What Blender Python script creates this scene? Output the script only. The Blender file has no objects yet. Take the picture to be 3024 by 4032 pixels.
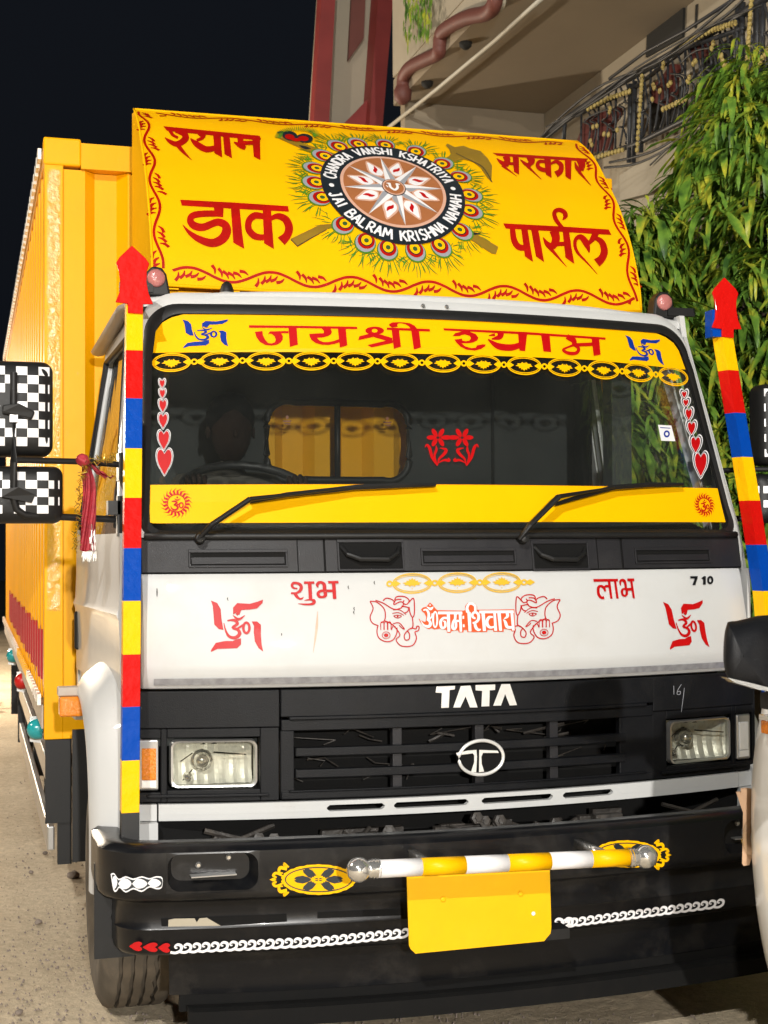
import bpy, bmesh, math, random
from mathutils import Vector, Matrix, noise
from mathutils.geometry import tessellate_polygon
random.seed(7)
R = math.radians
sc = bpy.context.scene
col = sc.collection
# ---------------------------------------------------------------- camera
FPX = 5578.1; YAW = .2835; PIT = .0227; ROL = -.0048
CAM = Vector((-1.5306, -4.2426, 1.5611))
fw = Vector((math.sin(YAW)*math.cos(PIT), math.cos(YAW)*math.cos(PIT), math.sin(PIT)))
rt = Vector((math.cos(YAW), -math.sin(YAW), 0)); up = rt.cross(fw)
r2 = rt*math.cos(ROL)+up*math.sin(ROL); u2 = up*math.cos(ROL)-rt*math.sin(ROL)
cd = bpy.data.cameras.new('camera'); cam = bpy.data.objects.new('camera', cd); col.objects.link(cam)
cam.matrix_world = Matrix(((r2.x, u2.x, -fw.x, CAM.x), (r2.y, u2.y, -fw.y, CAM.y), (r2.z, u2.z, -fw.z, CAM.z), (0, 0, 0, 1)))
cd.sensor_fit = 'VERTICAL'; cd.sensor_height = 36; cd.lens = 36*FPX/4032; cd.clip_end = 400; cd.clip_start = .05
cd.dof.use_dof = True; cd.dof.focus_distance = 4.7; cd.dof.aperture_fstop = 9
sc.camera = cam
# ---------------------------------------------------------------- night sky, street lamps, exposure
W = bpy.data.worlds.new('World'); sc.world = W; W.use_nodes = True
wn = W.node_tree.nodes; wl = W.node_tree.links
bg = wn['Background']
sky = wn.new('ShaderNodeTexSky'); sky.sky_type = 'NISHITA'; sky.sun_disc = False; sky.sun_elevation = R(-4); sky.sun_rotation = R(200)
mx = wn.new('ShaderNodeMix'); mx.data_type = 'RGBA'; mx.blend_type = 'ADD'; mx.inputs[0].default_value = 1
wl.new(sky.outputs[0], mx.inputs[6]); mx.inputs[7].default_value = (.055, .072, .105, 1)
wl.new(mx.outputs[2], bg.inputs[0]); bg.inputs[1].default_value = .08
sc.view_settings.view_transform = 'Standard'; sc.view_settings.look = 'None'; sc.view_settings.exposure = 0; sc.view_settings.gamma = 1
sc.render.engine = 'CYCLES'; sc.cycles.transparent_max_bounces = 24
LAMPS = [  # (x, y, z) of the lamp, watts, colour, radius
    ((-4.7, -9.5, 7.6), 4150, (1, .975, .92), .07),
    ((-1.6, -9.4, 2.9), 3100, (1, .96, .90), .07),
    ((-3.3, 12.0, 3.0), 2300, (1, .85, .66), .10),
    ((-7.5, 2.2, 6.2), 1100, (1, .90, .76), .10),  # unseen fill lamp added to brighten the ground at left
]
# ---------------------------------------------------------------- materials
def mat(name, c, rough=.5, metal=0, coat=0, var=0, vs=8, bump=0, bs=60, spec=.5, emit=0, dirt=0, dc=(.25, .21, .16), ds=3):
    m = bpy.data.materials.new(name); m.use_nodes = True
    n = m.node_tree.nodes; l = m.node_tree.links; b = n['Principled BSDF']
    b.inputs['Base Color'].default_value = (*c, 1); b.inputs['Roughness'].default_value = rough
    b.inputs['Metallic'].default_value = metal; b.inputs['Coat Weight'].default_value = coat
    b.inputs['Coat Roughness'].default_value = .03; b.inputs['Specular IOR Level'].default_value = spec
    if emit: b.inputs['Emission Color'].default_value = (*c, 1); b.inputs['Emission Strength'].default_value = emit
    tc = n.new('ShaderNodeTexCoord'); src = None
    if var:
        t = n.new('ShaderNodeTexNoise'); t.inputs['Scale'].default_value = vs; t.inputs['Detail'].default_value = 6; l.new(tc.outputs['Object'], t.inputs[0])
        mr = n.new('ShaderNodeMapRange'); mr.inputs[1].default_value = .3; mr.inputs[2].default_value = .7; mr.inputs[3].default_value = 1-var; mr.inputs[4].default_value = 1+var*.5; l.new(t.outputs[0], mr.inputs[0])
        v = n.new('ShaderNodeVectorMath'); v.operation = 'SCALE'; v.inputs[0].default_value = c; l.new(mr.outputs[0], v.inputs['Scale'])
        src = v.outputs[0]
    if dirt:
        t2 = n.new('ShaderNodeTexNoise'); t2.inputs['Scale'].default_value = ds; t2.inputs['Detail'].default_value = 10; t2.inputs['Roughness'].default_value = .7; l.new(tc.outputs['Object'], t2.inputs[0])
        m2 = n.new('ShaderNodeMapRange'); m2.inputs[1].default_value = .5; m2.inputs[2].default_value = .78; m2.inputs[4].default_value = dirt; l.new(t2.outputs[0], m2.inputs[0])
        x = n.new('ShaderNodeMix'); x.data_type = 'RGBA'; l.new(m2.outputs[0], x.inputs[0])
        if src: l.new(src, x.inputs[6])
        else: x.inputs[6].default_value = (*c, 1)
        x.inputs[7].default_value = (*dc, 1); src = x.outputs[2]
        ma = n.new('ShaderNodeMath'); ma.operation = 'MULTIPLY_ADD'; l.new(m2.outputs[0], ma.inputs[0]); ma.inputs[1].default_value = .5; ma.inputs[2].default_value = rough; l.new(ma.outputs[0], b.inputs['Roughness'])
    if src: l.new(src, b.inputs['Base Color'])
    if bump:
        t3 = n.new('ShaderNodeTexNoise'); t3.inputs['Scale'].default_value = bs; t3.inputs['Detail'].default_value = 5; l.new(tc.outputs['Object'], t3.inputs[0])
        bp = n.new('ShaderNodeBump'); bp.inputs['Strength'].default_value = bump; bp.inputs['Distance'].default_value = .01; l.new(t3.outputs[0], bp.inputs['Height']); l.new(bp.outputs[0], b.inputs['Normal'])
    return m
def glassmat(name, tint, ior=1.5, rough=.0, bump=0, bs=30, film=0):
    m = bpy.data.materials.new(name); m.use_nodes = True
    n = m.node_tree.nodes; l = m.node_tree.links; n.remove(n['Principled BSDF'])
    dust = n.new('ShaderNodeBsdfDiffuse'); dust.inputs[0].default_value = (.5, .52, .47, 1); dm = n.new('ShaderNodeMixShader'); dm.inputs[0].default_value = film
    tr = n.new('ShaderNodeBsdfTransparent'); tr.inputs[0].default_value = (*tint, 1)
    g = n.new('ShaderNodeBsdfGlossy'); g.inputs['Roughness'].default_value = rough
    fr = n.new('ShaderNodeLayerWeight'); r0 = ((ior-1)/(ior+1))**2; pw = n.new('ShaderNodeMath'); pw.operation = 'POWER'; pw.inputs[1].default_value = 5; l.new(fr.outputs['Facing'], pw.inputs[0]); fm = n.new('ShaderNodeMapRange'); fm.inputs[3].default_value = r0; l.new(pw.outputs[0], fm.inputs[0])
    mxs = n.new('ShaderNodeMixShader'); l.new(fm.outputs[0], mxs.inputs[0]); l.new(tr.outputs[0], mxs.inputs[1]); l.new(g.outputs[0], mxs.inputs[2])
    if bump:
        tc = n.new('ShaderNodeTexCoord'); t = n.new('ShaderNodeTexVoronoi'); t.inputs['Scale'].default_value = bs; l.new(tc.outputs['Object'], t.inputs[0])
        bp = n.new('ShaderNodeBump'); bp.inputs['Strength'].default_value = bump; l.new(t.outputs[0], bp.inputs['Height']); l.new(bp.outputs[0], g.inputs['Normal']); l.new(bp.outputs[0], fr.inputs['Normal'])
    l.new(mxs.outputs[0], dm.inputs[1]); l.new(dust.outputs[0], dm.inputs[2]); l.new(dm.outputs[0], n['Material Output'].inputs[0])
    if film:
        tc2 = n.new('ShaderNodeTexCoord'); t4 = n.new('ShaderNodeTexNoise'); t4.inputs['Scale'].default_value = 2.2; t4.inputs['Detail'].default_value = 8; l.new(tc2.outputs['Object'], t4.inputs[0]); m4 = n.new('ShaderNodeMapRange'); m4.inputs[1].default_value = .35; m4.inputs[2].default_value = .7; m4.inputs[3].default_value = film*.6; m4.inputs[4].default_value = film*1.7; l.new(t4.outputs[0], m4.inputs[0]); l.new(m4.outputs[0], dm.inputs[0])
    return m
M = dict(
    visyel=mat('painted yellow board', (.90, .46, .0005), .6, spec=.08, var=.05, vs=2, dirt=.18, ds=2.6, dc=(.62, .33, .01), bump=.12, bs=3),
    conyel=mat('orange yellow container paint', (.90, .42, .001), .4, coat=.15, spec=.15, var=.07, vs=1.6, dirt=.16, ds=4, dc=(.5, .28, .05), bump=.05, bs=9),
    white=mat('white cab paint', (.56, .565, .56), .45, spec=.3, coat=.4, var=.04, vs=3, dirt=.26, ds=4, dc=(.44, .41, .36), bump=.05, bs=3.5),
    vanwhite=mat('white car paint', (.80, .80, .78), .25, coat=.5, var=.03, vs=3, dirt=.1, ds=4, dc=(.5, .48, .44)),
    black=mat('black moulded plastic', (.006, .0065, .008), .5, spec=.2, var=.25, vs=6, dirt=.25, ds=7, dc=(.035, .032, .029), bump=.12, bs=300),
    grey=mat('dark grey moulded plastic', (.018, .0175, .020), .5, spec=.3, var=.2, vs=6, dirt=.25, ds=6, dc=(.05, .046, .04), bump=.12, bs=260),
    bumper=mat('glossy black bumper', (.006, .0065, .008), .30, spec=.35, coat=.15, var=.2, vs=5, dirt=.45, ds=6, dc=(.05, .044, .037), bump=.03, bs=20),
    rubber=mat('black rubber', (.010, .010, .010), .5, spec=.35, dirt=.2, ds=8, dc=(.035, .032, .03)),
    dark=mat('dark void metal', (.006, .006, .006), .8, spec=.15, dirt=.25, ds=12, dc=(.025, .021, .018)),
    greasy=mat('greasy chassis metal', (.035, .03, .026), .5, var=.4, vs=20, dirt=.6, ds=14, dc=(.11, .09, .07), bump=.4, bs=60),
    satin=mat('satin bright metal', (.88, .87, .84), .28, .35, var=.1, vs=30),
    chrome=mat('chrome', (.86, .85, .82), .14, .85, var=.1, vs=30),
    silver=mat('reflector silver', (.92, .92, .90), .4, .3, bump=.25, bs=40),
    steel=mat('worn steel rail', (.55, .55, .54), .3, .8, dirt=.3, ds=8),
    sill=mat('beige sill paint', (.42, .36, .30), .5, dirt=.3, ds=6),
    dimred=mat('faded red side paint', (.42, .02, .03), .4, var=.1, vs=9),
    red=mat('red paint', (.52, .012, .010), .35, var=.12, vs=9),
    dred=mat('painted red lettering', (.40, .004, .001), .5, spec=.2, var=.2, vs=14),
    sred=mat('red sticker vinyl', (.46, .003, .004), .4, spec=.25, var=.08, vs=12),
    orng=mat('orange red sticker', (.66, .09, .02), .3),
    blue=mat('blue sticker vinyl', (.004, .03, .26), .4, spec=.2),
    pblue=mat('blue painted steel', (.001, .055, .36), .45, coat=.15, spec=.06, bump=.5, bs=28),
    pred=mat('red painted steel', (.56, .006, .004), .45, coat=.15, spec=.06, bump=.5, bs=28),
    pyel=mat('yellow painted steel', (.93, .50, .002), .45, coat=.15, spec=.06, bump=.5, bs=28),
    yel=mat('yellow vinyl', (.90, .47, .001), .35, spec=.15, var=.03, vs=5),
    plate=mat('yellow number plate', (.86, .47, .001), .45, spec=.3, var=.08, vs=6, dirt=.2, ds=4, dc=(.5, .3, .02)),
    wvin=mat('white vinyl', (.78, .77, .78), .3),
    grim=mat('grey vinyl', (.30, .31, .34), .35),
    tape=mat('grey reflective tape', (.34, .34, .36), .28, .3, var=.3, vs=40),
    led=mat('white reflective marker', (.92, .9, .84), .2, 0, bump=.8, bs=60, coat=.5),
    black2=mat('flat black paint', (.012, .018, .024), .4, var=.2, vs=10),
    brown=mat('terracotta brown paint', (.36, .13, .045), .45, var=.1, vs=12),
    olive=mat('olive gold paint', (.26, .155, .012), .45, var=.15, vs=9),
    gdark=mat('dark green paint', (.03, .09, .02), .5),
    green=mat('leaf green paint', (.07, .22, .01), .5, var=.3, vs=40),
    pink=mat('pale pink paint', (.62, .36, .26), .45),
    gold=mat('golden vinyl', (.70, .42, .03), .3),
    amber=mat('amber lens', (.75, .22, .01), .15, coat=.4, bump=.6, bs=120),
    clear=glassmat('clear lamp lens', (.86, .86, .82), 1.5, .02, bump=.15, bs=55),
    redlens=mat('frosted pink red lens', (.45, .16, .15), .18, coat=.7, bump=.4, bs=60),
    teal=mat('teal lens', (.02, .32, .34), .2, coat=.4),
    glass=glassmat('windshield glass', (.97, .985, .98), 1.62, .0, film=.009),
    sideglass=glassmat('side window glass', (.97, .98, .97), 1.5, .0),
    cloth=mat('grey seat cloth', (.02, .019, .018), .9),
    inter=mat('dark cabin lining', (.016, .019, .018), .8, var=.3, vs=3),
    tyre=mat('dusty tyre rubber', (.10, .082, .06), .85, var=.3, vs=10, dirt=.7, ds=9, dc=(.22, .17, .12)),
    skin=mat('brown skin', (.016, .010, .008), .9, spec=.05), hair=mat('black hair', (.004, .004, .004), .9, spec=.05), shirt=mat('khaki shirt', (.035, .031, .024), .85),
    scarf=mat('red gauze cloth', (.36, .022, .035), .6, var=.35, vs=20, bump=.5, bs=60),
    tinsel=mat('gold tinsel', (.85, .62, .12), .18, .9), fringe=mat('silver fringe', (.8, .8, .78), .25, .6),
    card=mat('brown cardboard', (.50, .32, .20), .9, var=.15, vs=15),
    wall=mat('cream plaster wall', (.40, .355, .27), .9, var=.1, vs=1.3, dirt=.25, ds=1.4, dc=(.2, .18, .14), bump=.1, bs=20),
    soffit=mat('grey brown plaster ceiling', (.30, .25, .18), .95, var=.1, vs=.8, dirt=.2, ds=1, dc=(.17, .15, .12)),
    brick=mat('maroon painted trim', (.26, .035, .032), .6, var=.15, vs=4),
    mould=mat('pinkish brown moulding', (.15, .048, .036), .6, var=.1, vs=6),
    iron=mat('black wrought iron', (.02, .022, .026), .5), brass=mat('gold painted ornament', (.42, .32, .10), .55, var=.2, vs=20),
    shade=mat('dark room beyond', (.02, .02, .018), .9), maroon=mat('maroon panel', (.10, .018, .015), .4),
    wire=mat('black cable', (.02, .022, .024), .5), pipe=mat('pale conduit', (.52, .50, .42), .6),
    stone=mat('grey pebble', (.22, .18, .15), .9), bike=mat('dull maroon machine paint', (.12, .05, .045), .4),
    dull=mat('dull brown cloth', (.34, .26, .21), .9), bark=mat('grey brown bark', (.10, .075, .05), .95, bump=.6, bs=18),
    concrete=mat('lamp post steel', (.2, .2, .2), .5, .6),
)
def leafmat():
    m = mat('ashoka leaf', (.05, .12, .02), .38, spec=.35); n = m.node_tree.nodes; l = m.node_tree.links; b = n['Principled BSDF']
    tc = n.new('ShaderNodeTexCoord'); t = n.new('ShaderNodeTexNoise'); t.inputs['Scale'].default_value = 8; t.inputs['Detail'].default_value = 3; l.new(tc.outputs['Object'], t.inputs[0])
    cr = n.new('ShaderNodeValToRGB'); e = cr.color_ramp.elements; e[0].position = .32; e[0].color = (.03, .08, .015, 1); e[1].position = .72; e[1].color = (.55, .50, .04, 1)  # greens and yellows, contrast widened to paint lit tips and shaded gaps
    k = e.new(.5); k.color = (.15, .29, .035, 1); l.new(t.outputs[0], cr.inputs[0]); l.new(cr.outputs[0], b.inputs['Base Color'])
    b.inputs['Subsurface Weight'].default_value = 0
    return m
M['leaf'] = leafmat()
# ---------------------------------------------------------------- object helpers
WO = {}
def link(name, me, parent=None, o=None, origin=None):
    ob = bpy.data.objects.new(name, me); col.objects.link(ob); return ob
def mesh(name, V, F, m=None, parent=None, smooth=False, mats=None, fm=None):
    V = [Vector(v) for v in V]
    c = sum(V, Vector())/max(1, len(V))
    if parent is None: c = Vector((c.x, c.y, min(v.z for v in V)))
    me = bpy.data.meshes.new(name); me.from_pydata([v-c for v in V], [], F)
    for mm in (mats or [m]): me.materials.append(M[mm] if isinstance(mm, str) else mm)
    if fm: me.polygons.foreach_set('material_index', fm)
    if smooth: me.polygons.foreach_set('use_smooth', [True]*len(me.polygons))
    me.update()
    ob = bpy.data.objects.new(name, me); col.objects.link(ob); WO[ob] = c
    if parent: ob.parent = parent; ob.location = c-WO[parent]
    else: ob.location = c
    return ob
def thing(name, loc, label, cat, group=None):
    o = bpy.data.objects.new(name, None); col.objects.link(o); o.location = loc; WO[o] = Vector(loc); o.empty_display_size = .1
    o['label'] = label; o['category'] = cat
    if group: o['group'] = group
    return o
def tag(o, label, cat, group=None):
    o['label'] = label; o['category'] = cat
    if group: o['group'] = group
    return o
SPLIT = set('board_side_plate pole_bracket corner_bracket guard_stay hand mirror_clamp side_lining red_heart heart_sticker wheel_ray wheel_ray_shade wheel_flame feather_rim feather_grey feather_red feather_dark_ring feather_yellow feather_eye feather_heart feather_heart_centre raised_letter model_numeral mud_flap bumper_slot painted_tool paint_chip toll_tag_mark underrun_bar inner_pillar cab_side edge_bead chassis_rail window_seal steering_part'.split())
class G:   # geometry collector
    def __init__(s): s.V = []; s.F = []; s.I = []; s.k = 0
    def add(s, V, F, k=None):
        n = len(s.V); s.V += [Vector(v) for v in V]; s.F += [tuple(i+n for i in f) for f in F]; s.I += [s.k if k is None else k]*len(F); return s
    def box(s, a, b, k=None):
        x0, y0, z0 = a; x1, y1, z1 = b
        return s.add([(x0, y0, z0), (x1, y0, z0), (x1, y1, z0), (x0, y1, z0), (x0, y0, z1), (x1, y0, z1), (x1, y1, z1), (x0, y1, z1)],
                     [(0, 3, 2, 1), (4, 5, 6, 7), (0, 1, 5, 4), (1, 2, 6, 5), (2, 3, 7, 6), (3, 0, 4, 7)], k)
    def tube(s, P, r, n=8, k=None, cap=True, flat=1):
        P = [Vector(p) for p in P]; rr = r if isinstance(r, (list, tuple)) else [r]*len(P); V = []; F = []
        ref = Vector((0, 0, 1)) if abs((P[-1]-P[0]).normalized().z) < .9 else Vector((0, 1, 0))
        for i, p in enumerate(P):
            d = (P[min(i+1, len(P)-1)]-P[max(i-1, 0)]).normalized(); a = d.cross(ref).normalized(); b = a.cross(d)
            for j in range(n):
                t = 2*math.pi*j/n; V.append(p+(a*math.cos(t)+b*math.sin(t)*flat)*rr[i])
        for i in range(len(P)-1):
            for j in range(n): F.append((i*n+j, i*n+(j+1) % n, (i+1)*n+(j+1) % n, (i+1)*n+j))
        if cap: F.append(tuple(range(n-1, -1, -1))); F.append(tuple((len(P)-1)*n+j for j in range(n)))
        return s.add(V, F, k)
    def lathe(s, c, axis, prof, n=24, k=None):   # prof: (along, radius)
        ax = Vector(axis).normalized(); ref = Vector((0, 0, 1)) if abs(ax.z) < .9 else Vector((0, 1, 0)); a = ax.cross(ref).normalized(); b = a.cross(ax); c = Vector(c); V = []; F = []
        for (h, r) in prof:
            for j in range(n): t = 2*math.pi*j/n; V.append(c+ax*h+(a*math.cos(t)+b*math.sin(t))*max(r, 1e-5))
        for i in range(len(prof)-1):
            for j in range(n): F.append((i*n+j, i*n+(j+1) % n, (i+1)*n+(j+1) % n, (i+1)*n+j))
        return s.add(V, F, k)
    def prism(s, P, d, k=None):    # closed polygon extruded by vector d
        n = len(P); P = [Vector(p) for p in P]; d = Vector(d); V = P+[p+d for p in P]
        F = [tuple(range(n)), tuple(range(2*n-1, n-1, -1))]+[(i, i+n, (i+1) % n+n, (i+1) % n) for i in range(n)]
        return s.add(V, F, k)
    def grid(s, rows, d=None, k=None):    # rows of points; with thickness vector d becomes a closed slab
        m = len(rows); n = len(rows[0]); V = [Vector(p) for r in rows for p in r]
        F = [(i*n+j, i*n+j+1, (i+1)*n+j+1, (i+1)*n+j) for i in range(m-1) for j in range(n-1)]
        if d is not None:
            d = Vector(d); N = m*n; V += [v+d for v in V]; F += [tuple(N+i for i in reversed(f)) for f in list(F)]
            bd = [j for j in range(n)]+[i*n+n-1 for i in range(1, m)]+[(m-1)*n+j for j in range(n-2, -1, -1)]+[i*n for i in range(m-2, 0, -1)]
            F += [(bd[i], bd[(i+1) % len(bd)], N+bd[(i+1) % len(bd)], N+bd[i]) for i in range(len(bd))]
        return s.add(V, F, k)
    def obj(s, name, m, parent=None, smooth=False, fix=True):
        if name in SPLIT and parent is not None:      # every loose piece becomes a part of its own
            up_ = list(range(len(s.V)))
            def root(i):
                while up_[i] != i: up_[i] = up_[up_[i]]; i = up_[i]
                return i
            for f in s.F:
                a = root(f[0])
                for i in f[1:]: up_[root(i)] = a
            ids = {}
            for f, k in zip(s.F, s.I): ids.setdefault(root(f[0]), []).append((f, k))
            if len(ids) > 1:
                out = None
                for fs in ids.values():
                    used = sorted({i for f, k in fs for i in f}); mp = {i: n for n, i in enumerate(used)}; q = G(); q.V = [s.V[i] for i in used]; q.F = [tuple(mp[i] for i in f) for f, k in fs]; q.I = [k for f, k in fs]
                    o = q.obj(name, m, parent, smooth, fix); out = out or o
                return out
        mats = m if isinstance(m, list) else [m]
        o = mesh(name, s.V, s.F, parent=parent, smooth=smooth, mats=mats, fm=s.I)
        if fix:
            bm = bmesh.new(); bm.from_mesh(o.data); bmesh.ops.recalc_face_normals(bm, faces=bm.faces); bm.to_mesh(o.data); bm.free()
        return o
def bevel(o, w=.004, seg=2, ang=35):
    md = o.modifiers.new('bevel', 'BEVEL'); md.width = w; md.segments = seg; md.limit_method = 'ANGLE'; md.angle_limit = R(ang); md.harden_normals = False
    return o
def autosmooth(o, ang=40):
    me = o.data; bm = bmesh.new(); bm.from_mesh(me)
    for e in bm.edges: e.smooth = not (len(e.link_faces) == 2 and e.calc_face_angle(0) > R(ang))
    for f in bm.faces: f.smooth = True
    bm.to_mesh(me); bm.free(); return o
def lerp(a, b, t): return a+(b-a)*t
def interp(x, X, Y):
    if x <= X[0]: return Y[0]+(x-X[0])*(Y[1]-Y[0])/(X[1]-X[0])
    for i in range(1, len(X)):
        if x <= X[i] or i == len(X)-1: return Y[i-1]+(x-X[i-1])*(Y[i]-Y[i-1])/(X[i]-X[i-1])
def lin(a, b, n): return [a+(b-a)*i/(n-1) for i in range(n)]
# ---------------------------------------------------------------- truck surfaces and marking out on them
ZP = [.3, .78, 1.12, 1.18, 1.30, 1.474, 1.60, 1.695, 2.36, 2.5]
YP = [-.035, -.035, -.035, -.055, -.045, .0, .025, .066, .333, .39]
def FY(x, z): return interp(z, ZP, YP)+.13*x*x
def ray(u, v): return fw+r2*((u-1512)/FPX)-u2*((v-2016)/FPX)
def onY(u, v, y): d = ray(u, v); return CAM+d*((y-CAM.y)/d.y)
def onX(u, v, x): d = ray(u, v); return CAM+d*((x-CAM.x)/d.x)
def onZ(u, v, z): d = ray(u, v); return CAM+d*((z-CAM.z)/d.z)
class Front:
    def pt(s, u, v, off=0):
        y = 0
        for _ in range(12): p = onY(u, v, y); y = FY(p.x, p.z)-off
        return onY(u, v, y)
class Plane:
    def __init__(s, y): s.y = y
    def pt(s, u, v, off=0): return onY(u, v, s.y-off)
VPR = [(.67, 2.455), (.685, 2.55), (.735, 2.68), (.79, 2.785), (.87, 2.905), (.94, 2.985), (1.095, 3.15), (1.25, 3.254)]
def catmull(P, n):
    out = []
    for i in range(len(P)-1):
        p0 = P[max(i-1, 0)]; p1 = P[i]; p2 = P[i+1]; p3 = P[min(i+2, len(P)-1)]
        for k in range(n):
            t = k/n; out.append(tuple(.5*((2*b)+(c-a)*t+(2*a-5*b+4*c-d)*t*t+(3*b-a-3*c+d)*t**3) for a, b, c, d in zip(p0, p1, p2, p3)))
    out.append(tuple(P[-1])); return out
VC = catmull(VPR, 4)
VS = [0]
for a_, b_ in zip(VC, VC[1:]): VS.append(VS[-1]+math.hypot(b_[0]-a_[0], b_[1]-a_[1]))
VLEN = VS[-1]
def vis_xs(x, s, off=0):    # point on the board from (x, arc length)
    i = 0
    while i < len(VC)-2 and VS[i+1] < s: i += 1
    a = VC[i]; b = VC[i+1]; L = VS[i+1]-VS[i]; t = (s-VS[i])/L
    ty, tz = (b[0]-a[0])/L, (b[1]-a[1])/L
    z = lerp(a[1], b[1], t)+x*(-.0103+.0178*s/VLEN)
    return Vector((x, lerp(a[0], b[0], t)-tz*off, z+ty*off))
class Visor:
    def pt(s, u, v, off=0):
        d = ray(u, v); sh = 0; x = 0; ss = .5
        for _ in range(4):
            S0 = 0
            for i in range(len(VC)-1):
                a = VC[i]; b = VC[i+1]; ay, az = a[0], a[1]+sh; by, bz = b[0]-a[0], b[1]-a[1]
                det = d.y*(-bz)+by*d.z
                if abs(det) < 1e-9: continue
                ry, rz = ay-CAM.y, az-CAM.z
                t = (ry*(-bz)+by*rz)/det; k = (d.y*rz-d.z*ry)/det
                if (k >= 0 or i == 0) and (k <= 1 or i == len(VC)-2): break
            x = CAM.x+d.x*t; ss = VS[i]+k*(VS[i+1]-VS[i]); sh = x*(-.0103+.0178*ss/VLEN)
        return vis_xs(x, ss, off)
class XS:    # surface-native coordinates on the visor board
    def pt(s, u, v, off=0): return vis_xs(u, v, off)
FRONT = Front(); VISOR = Visor(); VXS = XS()
class Decal:
    """flat paint or vinyl laid on a surface; shapes given in sheet coordinates"""
    def __init__(s, surf, ox=0, oy=0, k=1, base=.0022, step=.00022, maxd=28):
        s.g = G(); s.S = surf; s.o = (ox, oy, k); s.h = base; s.step = step; s.md = maxd; s.tf = None; s.mi = 0
    def P(s, p, off=None):
        if s.tf: p = s.tf(p)
        return s.S.pt(s.o[0]+p[0]*s.o[2], s.o[1]+p[1]*s.o[2], s.h if off is None else off)
    def col(s, i): s.mi = i; return s
    def stroke(s, pts, w, n=5, curve=True):
        s.h += s.step
        if not isinstance(w, (list, tuple)): w = [w]*len(pts)
        Q = [(*p, ww) for p, ww in zip(pts, w)]
        Q = catmull(Q, n) if curve and len(Q) > 2 else (catmull(Q, max(1, n)) if curve else Q)
        if len(Q) == 2: Q = [tuple(lerp(a, b, t) for a, b in zip(Q[0], Q[1])) for t in lin(0, 1, 6)]
        V = []
        for i, (x, y, ww) in enumerate(Q):
            a = Q[max(i-1, 0)]; b = Q[min(i+1, len(Q)-1)]; dx, dy = b[0]-a[0], b[1]-a[1]; L = math.hypot(dx, dy) or 1
            nx, ny = -dy/L*ww/2, dx/L*ww/2; V += [s.P((x+nx, y+ny)), s.P((x-nx, y-ny))]
        s.g.add(V, [(2*i, 2*i+1, 2*i+3, 2*i+2) for i in range(len(Q)-1)], s.mi); return s
    def poly(s, pts, smooth=0):
        s.h += s.step
        if smooth:
            c = catmull(list(pts)+[pts[0]], smooth); pts = c[:-1]
        T = tessellate_polygon([[Vector((p[0], p[1], 0)) for p in pts]])
        P2 = [Vector((p[0], p[1])) for p in pts]; F = [tuple(t) for t in T if len(t) == 3] or [(0, i, i+1) for i in range(1, len(P2)-1)]
        for _ in range(5):
            mxl = max((P2[f[i]]-P2[f[(i+1) % 3]]).length for f in F for i in range(3))*s.o[2]
            if mxl < s.md or len(F) > 3000: break
            mid = {}; NF = []
            def mp(a, b):
                k = (min(a, b), max(a, b))
                if k not in mid: mid[k] = len(P2); P2.append((P2[a]+P2[b])/2)
                return mid[k]
            for a, b, c in F:
                ab, bc, ca = mp(a, b), mp(b, c), mp(c, a); NF += [(a, ab, ca), (ab, b, bc), (ca, bc, c), (ab, bc, ca)]
            F = NF
        s.g.add([s.P(p) for p in P2], F, s.mi); return s
    def disc(s, cx, cy, rx, ry=None, n=28, rot=0):
        ry = ry or rx; return s.poly([(cx+rx*math.cos(t)*math.cos(rot)-ry*math.sin(t)*math.sin(rot), cy+rx*math.cos(t)*math.sin(rot)+ry*math.sin(t)*math.cos(rot)) for t in [2*math.pi*i/n for i in range(n)]])
    def ring(s, cx, cy, rx, ry, w, n=36):
        s.h += s.step; V = []
        for i in range(n+1):
            t = 2*math.pi*i/n; c, q = math.cos(t), math.sin(t); V += [s.P((cx+(rx-w/2)*c, cy+(ry-w/2)*q)), s.P((cx+(rx+w/2)*c, cy+(ry+w/2)*q))]
        s.g.add(V, [(2*i, 2*i+1, 2*i+3, 2*i+2) for i in range(n)], s.mi); return s
    def ring2(s, cx, cy, rx, ry, ix, iy, n=30):
        s.h += s.step; V = []
        for i in range(n+1):
            t = 2*math.pi*i/n; V += [s.P((cx+ix*math.cos(t), cy+iy*math.sin(t))), s.P((cx+rx*math.cos(t), cy+ry*math.sin(t)))]
        s.g.add(V, [(2*i, 2*i+1, 2*i+3, 2*i+2) for i in range(n)], s.mi); return s
    def done(s, name, m, parent, label=None):
        o = s.g.obj(name, m, parent, fix=False)
        if label: o['label'] = label
        return o
def quadmap(src, dst):    # map src box (x0,y0,x1,y1) bilinearly to 4 corners TL,TR,BR,BL
    x0, y0, x1, y1 = src
    def f(p):
        a = (p[0]-x0)/(x1-x0); b = (p[1]-y0)/(y1-y0); tl, tr, br, bl = dst
        return tuple((1-a)*(1-b)*tl[i]+a*(1-b)*tr[i]+a*b*br[i]+(1-a)*b*bl[i] for i in (0, 1))
    return f
A_ = (450, 400, .4822); B_ = (1100, 400, .4822); C_ = (1750, 500, .4822); D_ = (500, 1150, .6028); E_ = (1500, 1150, .6028)
F_ = (500, 1850, .6028); G_ = (1400, 1850, .6028); H_ = (2224, 1850, .4822); I_ = (400, 2600, .6028); J_ = (1300, 2600, .5425)
K_ = (2124, 2600, .5425); L_ = (350, 3200, .6028); M_ = (1250, 3200, .6028); N_ = (2124, 3200, .5425)
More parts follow.
